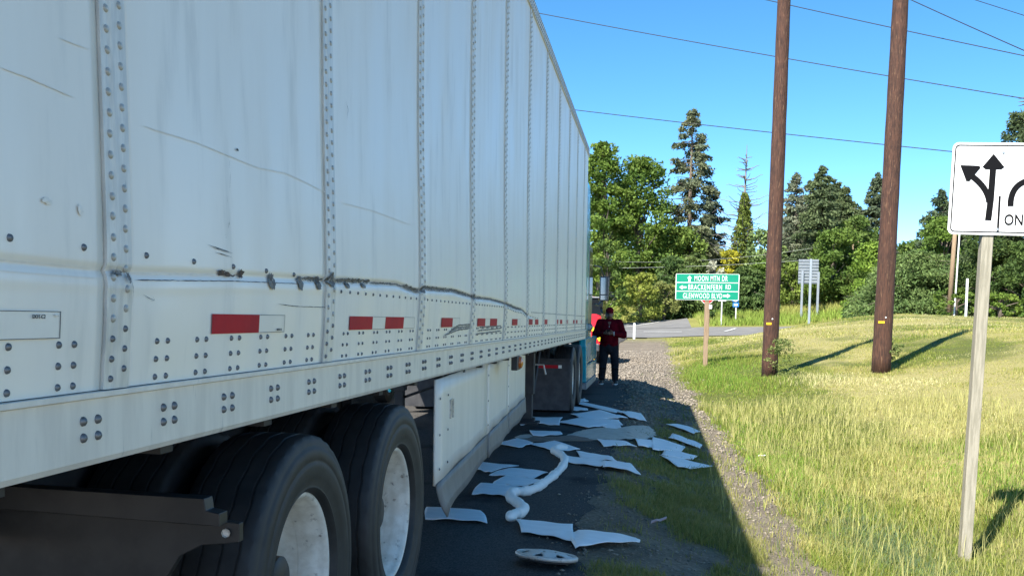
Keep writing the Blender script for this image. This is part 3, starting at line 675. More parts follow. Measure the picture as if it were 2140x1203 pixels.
# mirror
for s in (1, -1):
    f_ = lambda x: cxm+s*(x-cxm)
    mm = MB().prism([(f_(-1.13), 1.80), (f_(-.945), 1.79), (f_(-.93), 2.29), (f_(-1.12), 2.30)], 'y', 20.44, 20.54).build('mirror', 'cab_trim', tr, bevel=.015)
    MB().box((min(f_(-1.105), f_(-.985)), 20.43, 1.93), (max(f_(-1.105), f_(-.985)), 20.442, 2.27)).build('mirror_glass', 'mirror_glass', mm)
    MB().box((min(f_(-1.105), f_(-.97)), 20.43, 1.815), (max(f_(-1.105), f_(-.97)), 20.442, 1.905)).build('spot_glass', 'mirror_glass', mm)
    MB().tube([(f_(-1.2), 20.2, 1.72), (f_(-1.15), 20.4, 1.70), (f_(-1.05), 20.5, 1.80)], .02, 6).tube([(f_(-1.22), 20.1, 2.5), (f_(-1.1), 20.4, 2.48), (f_(-1.04), 20.5, 2.29)], .015, 6).build('mirror_arm', 'cab_trim', tr)
# mud flaps behind the drive wheels
for x0, x1 in ((-1.69, -1.16), (-3.61, -3.08)):
    MB().box((x0, 13.93, .10), (x1, 13.942, .80)).build('mudflap', 'flap_black', tr)
    MB().box((x0, 13.90, .80), (x1, 13.96, .84)).build('flap_hanger', 'under_black', tr)
    MB().box((x0+.06, 13.922, .70), (x1-.17, 13.928, .745)).build('reflector', 'tape_red', tr); MB().box((x1-.168, 13.922, .70), (x1-.12, 13.928, .745)).build('reflector', 'tape_white', tr)
k = MB()
for i, (x, c) in enumerate(((-2.2, 0), (-2.35, .1), (-2.5, .2))):
    k.tube([(x, 16.9, 1.6), (x+.1, 16.6, 1.35-c*.5), (x+.05, 16.2, 1.3), (x, 15.85, 1.5)], .014, 6)
k.build('air_hoses', 'tail_red', tr, smooth=True)

# ================================================================== CARS
def car(name, cx, y0, st, w, label, paint, side, rear, wheels_y, R_, group=None, cat='car'):
    e = empty(name, (cx, y0, 0), label, cat, group)
    loft([(y0+a, b, c, d, z) for a, b, c, d, z in st], cx, 'body', paint, e, r=.12)
    for s in (1, -1):
        for poly in side:
            MB().prism([(y0+a, b) for a, b in poly], 'x', cx+s*(w-.14), cx+s*(w-.02)).build('side_window', 'glass_dark', e)
        for wy in wheels_y:
            wo = MB().lathe([(-.1, R_*.62), (-.11, R_*.85), (-.09, R_), (.09, R_), (.11, R_*.85), (.1, R_*.62)], c=(cx+s*(w-.08), y0+wy, R_), n=28).build('wheel', 'tyre', e, smooth=True)
            MB().lathe([(s*.085, R_*.63), (s*.095, R_*.55), (s*.06, R_*.45), (s*.09, R_*.2), (s*.095, .001)], c=(cx+s*(w-.08), y0+wy, R_), n=20).build('rim', 'chrome', wo, smooth=True)
            MB().prism([(y0+wy+(R_+.06)*math.cos(a), R_+(R_+.06)*math.sin(a)) for a in np.linspace(0, math.pi, 12)], 'x', cx+s*(w-.2), cx+s*(w+.004)).build('wheel_arch', 'black_gap', e)
    MB().prism([(cx+a, b) for a, b in rear], 'y', y0+.02, y0+.3).build('rear_window', 'glass_dark', e)
    return e
mat('fire_red', (.55, .015, .02), rough=.22, coat=.6); mat('hi_vis', (.75, .62, .03), rough=.35); mat('white_paint', (.78, .78, .76), rough=.25, coat=.4)
RY = 31.0; rcx = -2.62
e = car('emergency_vehicle', rcx, RY, [(0, .98, .95, .52, 1.55), (.05, 1.0, .97, .48, 1.64), (.16, 1.01, .90, .45, 1.78), (.34, 1.01, .84, .42, 2.10), (.7, 1.01, .83, .40, 2.16), (3.0, 1.01, .83, .40, 2.16), (3.4, 1.01, .85, .40, 2.05), (4.1, 1.0, .92, .40, 1.42), (5.2, .98, .88, .42, 1.28), (5.5, .9, .75, .5, .95)], 1.01,
        'red emergency vehicle with yellow chevrons parked ahead of the truck', 'fire_red', [[(.6, 1.6), (3.0, 1.6), (2.95, 2.02), (.7, 2.02)]], [(-.985, 1.56), (.985, 1.56), (.88, 2.09), (-.88, 2.09)], (1.05, 4.3), .40)
for s in (1, -1):
    for i in range(4):
        a = .12+.27*i; MB().prism([(rcx+s*a, .74), (rcx+s*(a+.13), .74), (rcx+s*max(a-.25, .0), 1.28), (rcx+s*max(a-.38, .0), 1.28)] if a > .38 else [(rcx+s*a, .74), (rcx+s*(a+.13), .74), (rcx+s*.0, .74+.54*(a+.13)/.38), (rcx+s*.0, .74+.54*a/.38)], 'y', RY-.055, RY-.002).build('chevron', 'hi_vis', e)
    MB().box((rcx+s*.93-.06, RY-.03, 1.05), (rcx+s*.93+.06, RY+.12, 1.5)).build('tail_light', 'tail_red', e, bevel=.01)
MB().box((rcx-.95, RY-.14, .42), (rcx+.95, RY+.1, .66)).build('rear_bumper', 'cab_trim', e, bevel=.03)
MB().box((rcx-.26, RY-.06, .98), (rcx+.26, RY-.004, 1.12)).build('number_plate', 'white_paint', e)
MB().box((rcx-.95, RY-.02, 2.085), (rcx+.95, RY+.4, 2.13)).build('roof_spoiler', 'step_grey', e, bevel=.015)
e = car('white_van', -5.25, 14.6, [(0, .95, .9, .42, 1.1), (.06, .98, .95, .36, 1.9), (.2, .99, .9, .34, 2.15), (3.2, .99, .9, .34, 2.18), (3.7, .99, .88, .34, 2.0), (4.4, .98, .9, .34, 1.3), (5.1, .95, .85, .36, 1.1), (5.3, .9, .75, .4, .8)], .99,
        'white van on the far lane seen beneath the trailer', 'white_paint', [[(.5, 1.35), (3.5, 1.35), (3.4, 1.85), (.6, 1.85)]], [(-.7, 1.35), (.7, 1.35), (.65, 1.85), (-.65, 1.85)], (.95, 4.2), .36, cat='van')
MB().box((-6.15, 14.5, .36), (-4.35, 14.66, .6)).build('rear_bumper', 'cab_trim', e, bevel=.03)

# ================================================================== PERSON
mat('skin', (.11, .06, .04), (.14, .075, .05), scale=20, rough=.5); mat('jacket_red', (.085, .003, .009), (.06, .002, .007), scale=12, rough=.9, spec=.04, bump=.3, bscale=25, bdist=.02)
mat('cap_red', (.10, .004, .011), rough=.9, spec=.04); mat('trousers', (.012, .014, .018), (.018, .021, .027), scale=9, rough=.9, spec=.05, bump=.3, bscale=18, bdist=.02); mat('shoe_black', (.015, .015, .016), rough=.5); mat('sole_white', (.6, .6, .58), rough=.7)
mat('hair_dark', (.03, .02, .015), rough=.8); mat('phone_black', (.02, .02, .022), rough=.2)
PO = Vector((-.945, 21.45, 0.0))
def cap(k, a, b, ra, rb, n=14, flat=1.0):
    """tapered capsule between a and b"""
    a, b = Vector(a), Vector(b); d = b-a; L = d.length; t = d/L; pts = []; rad = []
    for s in np.linspace(-1, 0, 5): pts.append(a+t*ra*s); rad.append(ra*math.sqrt(max(0, 1-s*s))+.0008)
    for s in np.linspace(0, 1, 5)[1:]: pts.append(b+t*rb*s); rad.append(rb*math.sqrt(max(0, 1-s*s))+.0008)
    k.tube(pts, rad, n)
def ell(k, c, r, n=18):
    m_ = [(math.sin(a)*1, math.cos(a)) for a in np.linspace(-math.pi/2, math.pi/2, 10)]
    q = MB().lathe([(s, max(cc, .002)) for s, cc in m_], axis='z', n=n); k.add([(c[0]+x*r[0], c[1]+y*r[1], c[2]+z*r[2]) for x, y, z in q.v], q.f)
def fused(k, name, material, parent, vox, smooth_it=4):
    o = k.build('tmp', material, None); md = o.modifiers.new('r', 'REMESH'); md.mode = 'VOXEL'; md.voxel_size = vox
    sm = o.modifiers.new('s', 'SMOOTH'); sm.iterations = smooth_it; sm.factor = .5
    bpy.context.view_layer.update(); me = bpy.data.meshes.new_from_object(o.evaluated_get(bpy.context.evaluated_depsgraph_get())); bpy.data.objects.remove(o)
    me.materials.clear(); me.materials.append(MATS[material]); me.polygons.foreach_set('use_smooth', [True]*len(me.polygons))
    q = bpy.data.objects.new(name, me); COL.objects.link(q); q.parent = parent; return q
person = empty('person', PO, 'man in a dark red jacket and red cap looking down at a phone', 'person')
# joints, local, facing -y; figure leans its weight, feet apart
HIP = [Vector((-.10, .0, .86)), Vector((.10, .01, .86))]; KN = [Vector((-.125, -.03, .47)), Vector((.135, -.03, .47))]; AN = [Vector((-.145, .03, .09)), Vector((.14, .02, .08))]
SH = [Vector((-.205, .0, 1.345)), Vector((.205, .0, 1.345))]; EL = [Vector((-.31, -.02, 1.06)), Vector((.31, -.02, 1.07))]; WR = [Vector((-.10, -.27, 1.115)), Vector((.105, -.27, 1.11))]
NECK = Vector((0, -.02, 1.42)); HEAD = Vector((0, -.075, 1.545))
k = MB()
cap(k, (0, 0, .92), (0, .01, 1.15), .13, .125); cap(k, (0, .01, 1.15), (0, 0, 1.3), .13, .12)
for i in (0, 1):
    cap(k, HIP[i], KN[i], .075, .05); cap(k, KN[i], AN[i], .05, .036); cap(k, AN[i], AN[i]+Vector((0, -.14, -.04)), .036, .03)
    cap(k, (0, 0, 1.36), SH[i], .07, .055); cap(k, SH[i], EL[i], .05, .04); cap(k, EL[i], WR[i], .038, .026)
cap(k, (0, 0, 1.36), NECK+Vector((0, -.02, .04)), .06, .055)
ell(k, HEAD, (.076, .096, .112)); ell(k, HEAD+Vector((0, -.045, -.055)), (.058, .06, .065))          # skull, jaw
cap(k, HEAD+Vector((0, -.095, .005)), HEAD+Vector((0, -.112, -.03)), .009, .015)                     # nose
for s in (-1, 1):
    ell(k, HEAD+Vector((s*.078, .0, -.01)), (.012, .022, .034)); cap(k, HEAD+Vector((s*.018, -.1, .02)), HEAD+Vector((s*.05, -.088, .02)), .011, .009)
cap(k, HEAD+Vector((-.02, -.1, -.062)), HEAD+Vector((.02, -.1, -.062)), .009, .009)                  # mouth
hand_tip = []
for i, s in ((0, -1), (1, 1)):
    w = WR[i]; pc = w+Vector((-s*.055, -.035, .008)); cap(k, w, pc, .026, .033)
    for j, (dz, ln) in enumerate(((.030, .068), (.010, .076), (-.010, .070), (-.029, .056))):
        a = pc+Vector((-s*.02, -.012, dz)); b = a+Vector((-s*ln*.45, -.022, .004)); c = b+Vector((-s*ln*.35, .022, .0)); cap(k, a, b, .0095, .009, 8); cap(k, b, c, .009, .008, 8)
    a = w+Vector((-s*.02, -.04, .03)); b = a+Vector((-s*.02, -.03, .028)); c = b+Vector((-s*.028, .0, .014)); cap(k, a, b, .012, .0105, 8); cap(k, b, c, .0105, .009, 8)
body = fused(k, 'body', 'skin', person, .0075, 2)
k = MB()      # jacket
cap(k, (-.05, .0, .91), (-.04, .02, 1.2), .155, .155); cap(k, (.05, .0, .91), (.04, .02, 1.2), .155, .155); cap(k, (-.07, .0, 1.18), (-.07, 0, 1.28), .15, .13); cap(k, (.07, .0, 1.18), (.07, 0, 1.28), .15, .13)
cap(k, (-.03, -.05, .98), (0, -.06, 1.1), .14, .12); cap(k, (0, 0, 1.30), (0, -.01, 1.40), .12, .075)
for i in (0, 1):
    cap(k, (0, 0, 1.33), SH[i], .09, .083); cap(k, SH[i], EL[i], .085, .072); cap(k, EL[i], WR[i]*.9+EL[i]*.1, .072, .046)
    cap(k, EL[i]+Vector((0, .01, .05)), EL[i]+Vector((0, -.06, -.005)), .07, .06)
jk = fused(k, 'jacket', 'jacket_red', person, .012, 5)
MB().box(PO+Vector((-.006, -.205, 1.0)), PO+Vector((.006, -.16, 1.12))).build('zip', 'cap_red', person); MB().box(PO+Vector((-.004, -.158, 1.24)), PO+Vector((.004, -.135, 1.28))).build('zip_pull', 'sole_white', person)
MB().lathe([(-.008, .048), (.008, .048)], c=PO+WR[1]*.97+EL[1]*.03, n=14).build('bracelet', 'sole_white', person)
k = MB()      # trousers
cap(k, (-.06, 0, .86), (.06, 0, .86), .135, .135); cap(k, (0, 0, .80), (0, 0, .93), .15, .15)
for i, s in ((0, -1), (1, 1)):
    cap(k, HIP[i]+Vector((0, 0, -.02)), KN[i], .112, .086); cap(k, KN[i], AN[i]+Vector((0, .0, .07)), .088, .073); cap(k, AN[i]+Vector((s*.005, -.01, .11)), AN[i]+Vector((0, -.02, .045)), .078, .07)
    ell(k, KN[i]+Vector((0, -.02, -.10)), (.088, .09, .03))
fused(k, 'trousers', 'trousers', person, .012, 3)
for i, s in ((0, -1), (1, 1)):
    k = MB(); a = AN[i]; cap(k, (a.x, a.y+.03, .06), (a.x+s*.02, a.y-.15, .048), .048, .042); cap(k, (a.x, a.y, .09), (a.x, a.y-.03, .07), .05, .05)
    sh_ = fused(k, 'shoe', 'shoe_black', person, .009, 2)
    o = MB().prism([(PO.x+a.x+s*.01+dx, PO.y+a.y+dy) for dx, dy in ((-.045, .075), (.045, .075), (.052, -.05), (.045, -.16), (.02, -.20), (-.02, -.20), (-.045, -.16), (-.052, -.05))], 'z', PO.z+.004, PO.z+.03).build('sole', 'sole_white', person, bevel=.006)
k = MB(); hc = HEAD+Vector((0, .012, .035)); ell(k, hc+Vector((0, 0, .02)), (.086, .104, .085)); cpo = fused(k, 'cap', 'cap_red', person, .008, 2)
P = [[PO+hc+Vector((.078*math.sin(a)*(1-.12*r_), -.085*math.cos(a)*.55-.04-.085*r_*math.cos(a), -.002-.038*r_+.012*math.cos(a))) for a in np.linspace(-1.35, 1.35, 11)] for r_ in (0, .5, 1)]
MB().grid(P).build('cap_brim', 'cap_red', person, smooth='all', solid=.006)
k = MB(); ell(k, HEAD+Vector((0, .035, -.015)), (.08, .075, .085)); fused(k, 'hair', 'hair_dark', person, .009, 2)
pc = PO+Vector((.0, -.335, 1.145)); ph = MB().box((-.037, -.005, -.072), (.037, .005, .072)).build('smartphone', 'phone_black', None, bevel=.003, loc=(0, 0, 0)); ph.location = pc; ph.rotation_euler = (R(38), 0, R(4))
tag(ph, 'dark smartphone held in both hands of the man in red', 'phone')
# ================================================================== POLES, WIRES, SIGNS
mat('pole_wood', (.036, .015, .009), (.085, .036, .020), scale=5, stretch=(6, 6, .7), rough=.85, bump=.9, bscale=9, bdist=.03, c3=(.20, .11, .06), scale3=6, lo3=.56, hi3=.72)
mat('post_weathered', (.34, .31, .24), (.24, .22, .165), scale=7, stretch=(7, 7, .6), rough=.9, bump=.6, bscale=14, bdist=.006, c3=(.14, .12, .09), scale3=6, lo3=.68, hi3=.75)
mat('post_brown', (.30, .21, .13), (.22, .15, .09), scale=6, stretch=(7, 7, .6), rough=.9, bump=.4, bscale=14, bdist=.006)
mat('sign_white', (.80, .80, .78), (.76, .76, .74), scale=4, rough=.4); mat('sign_black', (.006, .006, .007), rough=.7, spec=.1)
mat('sign_green', (.0, .22, .125), (.0, .24, .135), scale=4, rough=.4); mat('sign_blue', (.01, .15, .5), rough=.4); mat('sign_red', (.55, .02, .02), rough=.4)
mat('galvanised', (.42, .45, .47), (.34, .37, .39), scale=12, rough=.45, metal=.6); mat('sign_back', (.30, .32, .33), (.24, .26, .27), scale=5, rough=.5, metal=.5)
mat('tag_yellow', (.75, .45, .01), rough=.5); mat('wire_black', (.012, .012, .014), rough=.6); mat('wire_pale', (.35, .37, .33), rough=.6); mat('plastic_white', (.78, .78, .76), rough=.5)
def pole(px, pyb, Y, r0, r1, h, label, wtag, lean=0):
    p = at(px, pyb, 1, Y); z = tz(p.x, p.y); e = empty('utility_pole', (p.x, p.y, z), label, 'pole', 'pair of brown wooden transmission poles')
    pts = []; rad = []
    for i in range(26):
        t = i/25; pts.append((p.x+lean*h*t, p.y, z-.1+h*t)); rad.append(r0+(r1-r0)*t+.004*math.sin(i*2.3))
    MB().tube(pts, rad, 20).build('shaft', 'pole_wood', e, smooth='all')
    zz = at(px, wtag, 1, Y).z; q = (zz-z)/h; rr = r0+(r1-r0)*q+.008
    k = MB().grid([[(p.x+lean*h*q+rr*math.sin(a), p.y-rr*math.cos(a), zz+d) for a in np.linspace(-.75, -.1, 6)] for d in (-.028, .028)]); k.build('pole_tag', 'tag_yellow', e, solid=.004)
    MB().lathe([(0, .02), (-.01, .016), (-.012, .0005)], c=(p.x+lean*h*q, p.y-rr, zz+.12), axis='y', n=8).build('tag_nail', 'plastic_white', e)
    return e
pole(1608, 776, 26, .205, .15, 12.6, 'left of the two tall brown wooden poles, with brambles at its foot', 676, .006)
pole(1841, 770, 26, .235, .17, 12.8, 'right of the two tall brown wooden poles, thicker and nearer the lane sign', 673, .012)
def wire(a, b, r, sag, label, n=40, name='overhead_wire', m_='wire_black', group='overhead wires'):
    a, b = Vector(a), Vector(b); pts = [a.lerp(b, t)-Vector((0, 0, sag*4*t*(1-t))) for t in np.linspace(0, 1, n)]
    tag(MB().tube(pts, r, 5).build(name, m_, None, smooth='all', loc=tuple(a)), label, 'wire', group)
W_ = lambda px, py, Y: at(px, py, 1, Y)
wire(W_(700, -58, 62), W_(2300, 232, 44), .021, .25, 'black overhead wire running from the trailer top past both poles to the conifer tip')
wire(W_(700, 165, 62), W_(2300, 348, 44), .021, .2, 'lowest black overhead wire, passing in front of the tall pine')
wire(W_(1300, -70, 60), W_(2300, 150, 44), .021, .1, 'black overhead wire leaving the top of the left pole towards the right')
wire(W_(1800, -48, 52), W_(2300, 175, 40), .021, .05, 'black overhead wire slanting down steeply at the upper right')
wire(W_(1900, -45, 52), W_(2300, 82, 42), .016, .03, 'topmost overhead wire cutting the upper right corner')
# far service pole
p = at(1776, 640, 1, 112); z = tz(p.x, p.y); top = at(1772, 500, 1, 112).z
e = empty('service_pole', (p.x, p.y, z), 'slim pale service pole with a grey transformer among the trees', 'pole')
MB().tube([(p.x, p.y, z-.2), (p.x+.02, p.y, top)], [.19, .15], 10).build('shaft', 'post_brown', e, smooth='all'); MB().lathe([(-.45, .02), (-.45, .25), (.4, .25), (.5, .1), (.5, .02)], c=(p.x-.42, p.y-.1, at(1776, 523, 1, 112).z), axis='z', n=12).build('transformer', 'plastic_white', e, smooth=True)
MB().box((p.x-.7, p.y-.05, top-.35), (p.x+.7, p.y+.05, top-.22)).build('cross_arm', 'post_brown', e)
wire((p.x, p.y, top-.2), W_(1250, 545, 126), .013, .9, 'thin pale service wire strung from the service pole across the trees', m_='wire_pale', group='service wires'); wire((p.x, p.y, at(1776, 536, 1, 112).z), W_(1250, 560, 120), .016, .3, 'lower thin pale service wire below the transformer', m_='wire_pale', group='service wires')
# ---- lane-use sign
SY = 8.83; sb = onground(2036, 1168); sb = Vector((at(2036, 1168, 1, SY).x, SY, tz(at(2036, 1168, 1, SY).x, SY)))
pc = at(2081, 397, 1, SY); LEAN = R(1.15)
sg = empty('lane_use_sign', sb, 'white lane use sign with black arrows on a weathered wooden post', 'sign'); sg.rotation_euler = (0, LEAN, 0)
hC = (pc.z-sb.z); dxC = (pc.x-sb.x) - math.tan(LEAN)*hC
def SP(u, v, d=0): return Vector((sb.x+dxC+u, sb.y-.055-d, sb.z+hC+v))
px0 = sb.x+dxC-.03
pm = MB().box((px0-.045-.02, sb.y-.045, sb.z-.3), (px0+.045-.02, sb.y+.045, sb.z+hC-.10)).build('post', 'post_weathered', sg, bevel=.005)
KS = .76/189.
def rrect(w, h, r, n=6):
    o = []
    for cx_, cy_, a0 in ((w-r, h-r, 0), (-w+r, h-r, 90), (-w+r, -h+r, 180), (w-r, -h+r, 270)):
        for i in range(n+1): a = R(a0+90*i/n); o.append((cx_+r*math.cos(a), cy_+r*math.sin(a)))
    return o
def flat(poly, name, material, d0, d1, parent, f=SP):
    k = MB(); n = len(poly); k.add([f(u, v, d0) for u, v in poly]+[f(u, v, d1) for u, v in poly], [tuple(range(n)), tuple(range(2*n-1, n-1, -1))]+[(i, (i+1) % n, (i+1) % n+n, i+n) for i in range(n)])
    return k.build(name, material, parent)
pl = flat(rrect(.381, .381, .048), 'plate', 'sign_white', 0, .004, sg)
k = MB(); A_ = rrect(.362, .362, .036); B_ = rrect(.352, .352, .027); n = len(A_)
k.add([SP(u, v, .0055) for u, v in A_]+[SP(u, v, .0055) for u, v in B_], [(i, (i+1) % n, (i+1) % n+n, i+n) for i in range(n)]); k.build('border', 'sign_black', pl)
def SU(x, y): return ((x-2081+.0656*(y-397))*KS, -(y-397)*KS)
def stroke(L, w):
    L = [Vector(p) for p in L]; a = []; b = []
    for i, p in enumerate(L):
        t = (L[min(i+1, len(L)-1)]-L[max(i-1, 0)]).normalized(); nn = Vector((-t.y, t.x)); a.append(p+nn*w); b.append(p-nn*w)
    return [tuple(p) for p in a+b[::-1]]
flat(stroke([SU(2061, 462), SU(2066, 420), SU(2069, 380), SU(2071, 350)], .0255), 'arrow', 'sign_black', .0055, .0065, pl)
flat([SU(2072, 325), SU(2093, 352), SU(2087, 357), SU(2056, 357), SU(2050, 352)], 'arrow_head', 'sign_black', .0055, .0068, pl)
def bez(p0, p1, p2, n=10): return [tuple((1-t)**2*np.array(p0)+2*t*(1-t)*np.array(p1)+t*t*np.array(p2)) for t in np.linspace(0, 1, n)]
flat(stroke(bez(SU(2063, 424), SU(2060, 392), SU(2022, 366)), .024), 'arrow', 'sign_black', .0055, .0071, pl)
flat([SU(2006, 349), SU(2044, 350), SU(2046, 354), SU(2024, 382), SU(2018, 382)], 'arrow_head', 'sign_black', .0055, .0074, pl)
flat(stroke(bez(SU(2105, 432), SU(2104, 385), SU(2146, 377)), .024), 'arrow', 'sign_black', .0055, .0065, pl)
flat([SU(2134, 360), SU(2172, 376), SU(2138, 398)], 'arrow_head', 'sign_black', .0055, .0068, pl)
flat(stroke([SU(2084, 411), SU(2080, 484)], .0085), 'lane_bar', 'sign_black', .0055, .0065, pl)
t_ = text('ONLY', .128, SP(*SU(2092, 461), .0062), (R(90), 0, 0), 'sign_black', pl, 'lettering', ext=.0006, fit=.262, align='LEFT', bold=.002)
for x_, y_ in ((2091, 322), (2079, 480)): c_ = SP(*SU(x_, y_), .006); MB().lathe([(0, .012), (-.005, .010), (-.006, .0005)], c=tuple(c_), axis='y', n=10).build('bolt', 'galvanised', pl)
# ---- green street name sign
GY = 30.; g0 = at(1411, 626, 1, GY); g1 = at(1545, 573, 1, GY); gp = at(1474, 745, 1, GY); gz = tz(gp.x, GY)
gs = empty('street_name_sign', (gp.x, GY, gz), 'green street name sign with three white lines and arrows', 'sign')
gw = g1.x-g0.x; gh = g1.z-g0.z; gc = Vector(((g0.x+g1.x)/2, GY-.08, (g0.z+g1.z)/2))
MB().box((gp.x-.065, GY-.065, gz-.3), (gp.x+.065, GY+.065, gc.z+.1)).build('post', 'post_brown', gs, bevel=.008)
def GP(u, v, d=0): return Vector((gc.x+u, gc.y-d, gc.z+v))
bk = flat(rrect(gw/2, gh/2, .035), 'backing', 'sign_white', 0, .006, gs, GP)
rows_ = [gh/3, 0, -gh/3]
for i, v in enumerate(rows_):
    h2 = gh/6-.011; flat([(u, v+w) for u, w in rrect(gw/2-.02, h2, .015)], 'name_panel', 'sign_green', .0065, .0085, bk, GP)
def gtxt(s, px, py, size, fit, al='LEFT'):
    q = at(px, py, 1, GY-.1); text(s, size, (q.x, gc.y-.0095, q.z), (R(90), 0, 0), 'sign_white', bk, 'lettering', ext=.001, space=1.16, align=al, bold=.0005, fit=fit)
def garrow(px, py, ang, L=.21):
    q = at(px, py, 1, GY-.1); u, v = q.x-gc.x, q.z-gc.z; w = .027; P = [(-L/2, -w), (L*.05, -w), (L*.05, -.068), (L/2, 0), (L*.05, .068), (L*.05, w), (-L/2, w)]
    c, s = math.cos(ang), math.sin(ang); flat([(u+a*c-b*s, v+a*s+b*c) for a, b in P], 'arrow', 'sign_white', .009, .0105, bk, GP)
gtxt('MOON MTN DR', 1451, 582, .225, .97); garrow(1441, 582, math.pi/2, .19)
gtxt('BRACKENFERN', 1438, 600, .225, .985); gtxt('RD', 1516, 600, .20, .15); garrow(1427, 600, math.pi)
gtxt('GLENWOOD BLVD', 1427, 618, .225, 1.15); garrow(1519, 618, 0)
# ---- smaller signs and posts beyond
def post_sign(name, px, pyb, pyt, Y, r, label, cat='sign', material='galvanised', wood=False):
    p = at(px, pyb, 1, Y); z = tz(p.x, Y); e = empty(name, (p.x, Y, z), label, cat); zt = at(px, pyt, 1, Y).z
    MB().box((p.x-r, Y-r, z-.2), (p.x+r, Y+r, zt)).build('post', material, e, bevel=r*.2); return e
def plate(e, px0, py0, px1, py1, Y, material, name='plate', d=.0, poly=None):
    a = at(px0, py1, 1, Y); b = at(px1, py0, 1, Y); c = Vector(((a.x+b.x)/2, Y-.1-d, (a.z+b.z)/2))
    return flat(poly or rrect((b.x-a.x)/2, (b.z-a.z)/2, .05), name, material, 0, .01, e, lambda u, v, dd=0: Vector((c.x+u, c.y-dd, c.z+v)))
e = post_sign('stop_sign', 1479, 713, 618, 66, .06, 'red stop sign half hidden behind the green sign and its post', material='post_brown')
oc = lambda r_: [(r_*math.cos(R(22.5+45*i)), r_*math.sin(R(22.5+45*i))) for i in range(8)]
plate(e, 1462, 603, 1494, 637, 66, 'sign_white', 'plate', 0, oc(.49)); plate(e, 1462, 603, 1494, 637, 66, 'sign_red', 'face', .015, oc(.45))
q = at(1478, 620, 1, 66); text('STOP', .34, (q.x, 66-.135, q.z), (R(90), 0, 0), 'sign_white', e, 'lettering', ext=.002, xs=.8)
sp_ = plate(e, 1478, 637, 1488, 645, 66, 'sign_white', 'plaque')
e = post_sign('roadside_sign', 1507, 682, 612, 99, .05, 'white roadside sign on a thin post just right of the stop sign', material='plastic_white'); plate(e, 1501, 604, 1518, 629, 99, 'sign_white')
e = post_sign('blue_sign', 1537, 675, 610, 101, .045, 'blue service sign with white symbols below the right end of the green sign', material='plastic_white')
plate(e, 1530, 610, 1544, 630, 101, 'sign_blue'); plate(e, 1531, 632, 1544, 641, 101, 'sign_blue', 'plaque')
c_ = at(1537, 625, 1, 101); k = flat(stroke([(c_.x+.2*math.cos(a), c_.z+.2*math.sin(a)) for a in np.linspace(-2.6, -.2, 10)], .045), 'symbol', 'sign_white', 0, .01, e, lambda u, v, d=0: Vector((u, 101-.13-d, v)))
plate(e, 1533.5, 635, 1541.5, 638.5, 101, 'sign_white', 'symbol', .02)
post_sign('steel_post', 1690, 684, 541, 78, .085, 'tall bare steel post in front of the grey sign back', 'post')
e = post_sign('large_sign', 1675, 634, 566, 104, .11, 'large grey sign seen from behind on two steel posts', 'sign')
p = at(1708, 640, 1, 104); MB().box((p.x-.11, 103.9, tz(p.x, 104)-.2), (p.x+.11, 104.1, at(1708, 568, 1, 104).z)).build('post', 'galvanised', e)
a = at(1669, 592, 1, 103.7); b = at(1713, 541, 1, 103.7)
for i in range(8):
    h = (b.z-a.z)/8; MB().box((a.x, 104.15, a.z+h*i), (b.x, 104.19, a.z+h*i+h*.94)).build('back_plank', 'sign_back', e); MB().box((a.x, 104.09, a.z+h*i+h*.35), (b.x, 104.15, a.z+h*i+h*.5)).build('rib', 'galvanised', e)
e = post_sign('marker_post', 2018, 664, 582, 60, .055, 'slim white marker post at the edge of the field by the bushes', 'post', 'plastic_white')
# delineator
p = at(1325, 708, 1, 78.4); zt = at(1329, 675, 1, 78.4).z; e = empty('road_delineator', (p.x, 78.4, 0), 'short white delineator post standing at the junction', 'post'); MB().box((p.x-.085, 78.35, -.05), (p.x+.085, 78.42, zt)).build('post', 'plastic_white', e, bevel=.01); MB().box((p.x-.075, 78.33, zt-.32), (p.x+.075, 78.349, zt-.1)).build('reflector', 'tape_white', e)
# utility pole in the right hand wood
p = at(1983, 640, 1, 70); e = empty('wooden_utility_pole', (p.x, 70, tz(p.x, 70)), 'grey brown utility pole rising behind the lane sign', 'pole'); MB().tube([(p.x, 70, tz(p.x, 70)-.2), (p.x+.25, 70, at(1992, 415, 1, 70).z)], [.17, .12], 10).build('shaft', 'post_brown', e, smooth='all'); MB().tube([(p.x+.30, 69.8, tz(p.x, 70)-.1), (p.x+.42, 69.8, at(1990, 480, 1, 70).z)], .05, 6).build('conduit', 'plastic_white', e)
# small house roof peeping over the shrubs
p = at(1346, 573, 1, 134); z = tz(p.x, 134); e = empty('house', (p.x, 136, z), 'low house with a dark roof just visible above the shrubs', 'house')
mat('house_wall', (.3, .27, .22), (.26, .24, .2), scale=2, rough=.8); mat('roof_dark', (.03, .03, .032), (.045, .045, .045), scale=8, rough=.8)
MB().box((p.x-5, 134.5, z-.3), (p.x+5, 141, p.z-.2)).build('wall', 'house_wall', e); MB().prism([(133.8, p.z-.35), (141.7, p.z-.35), (137.8, p.z+.35)], 'x', p.x-5.4, p.x+5.4).build('roof', 'roof_dark', e); MB().box((p.x-3, 134.44, z+1), (p.x-1.6, 134.49, z+2.1)).build('window', 'glass_dark', e)

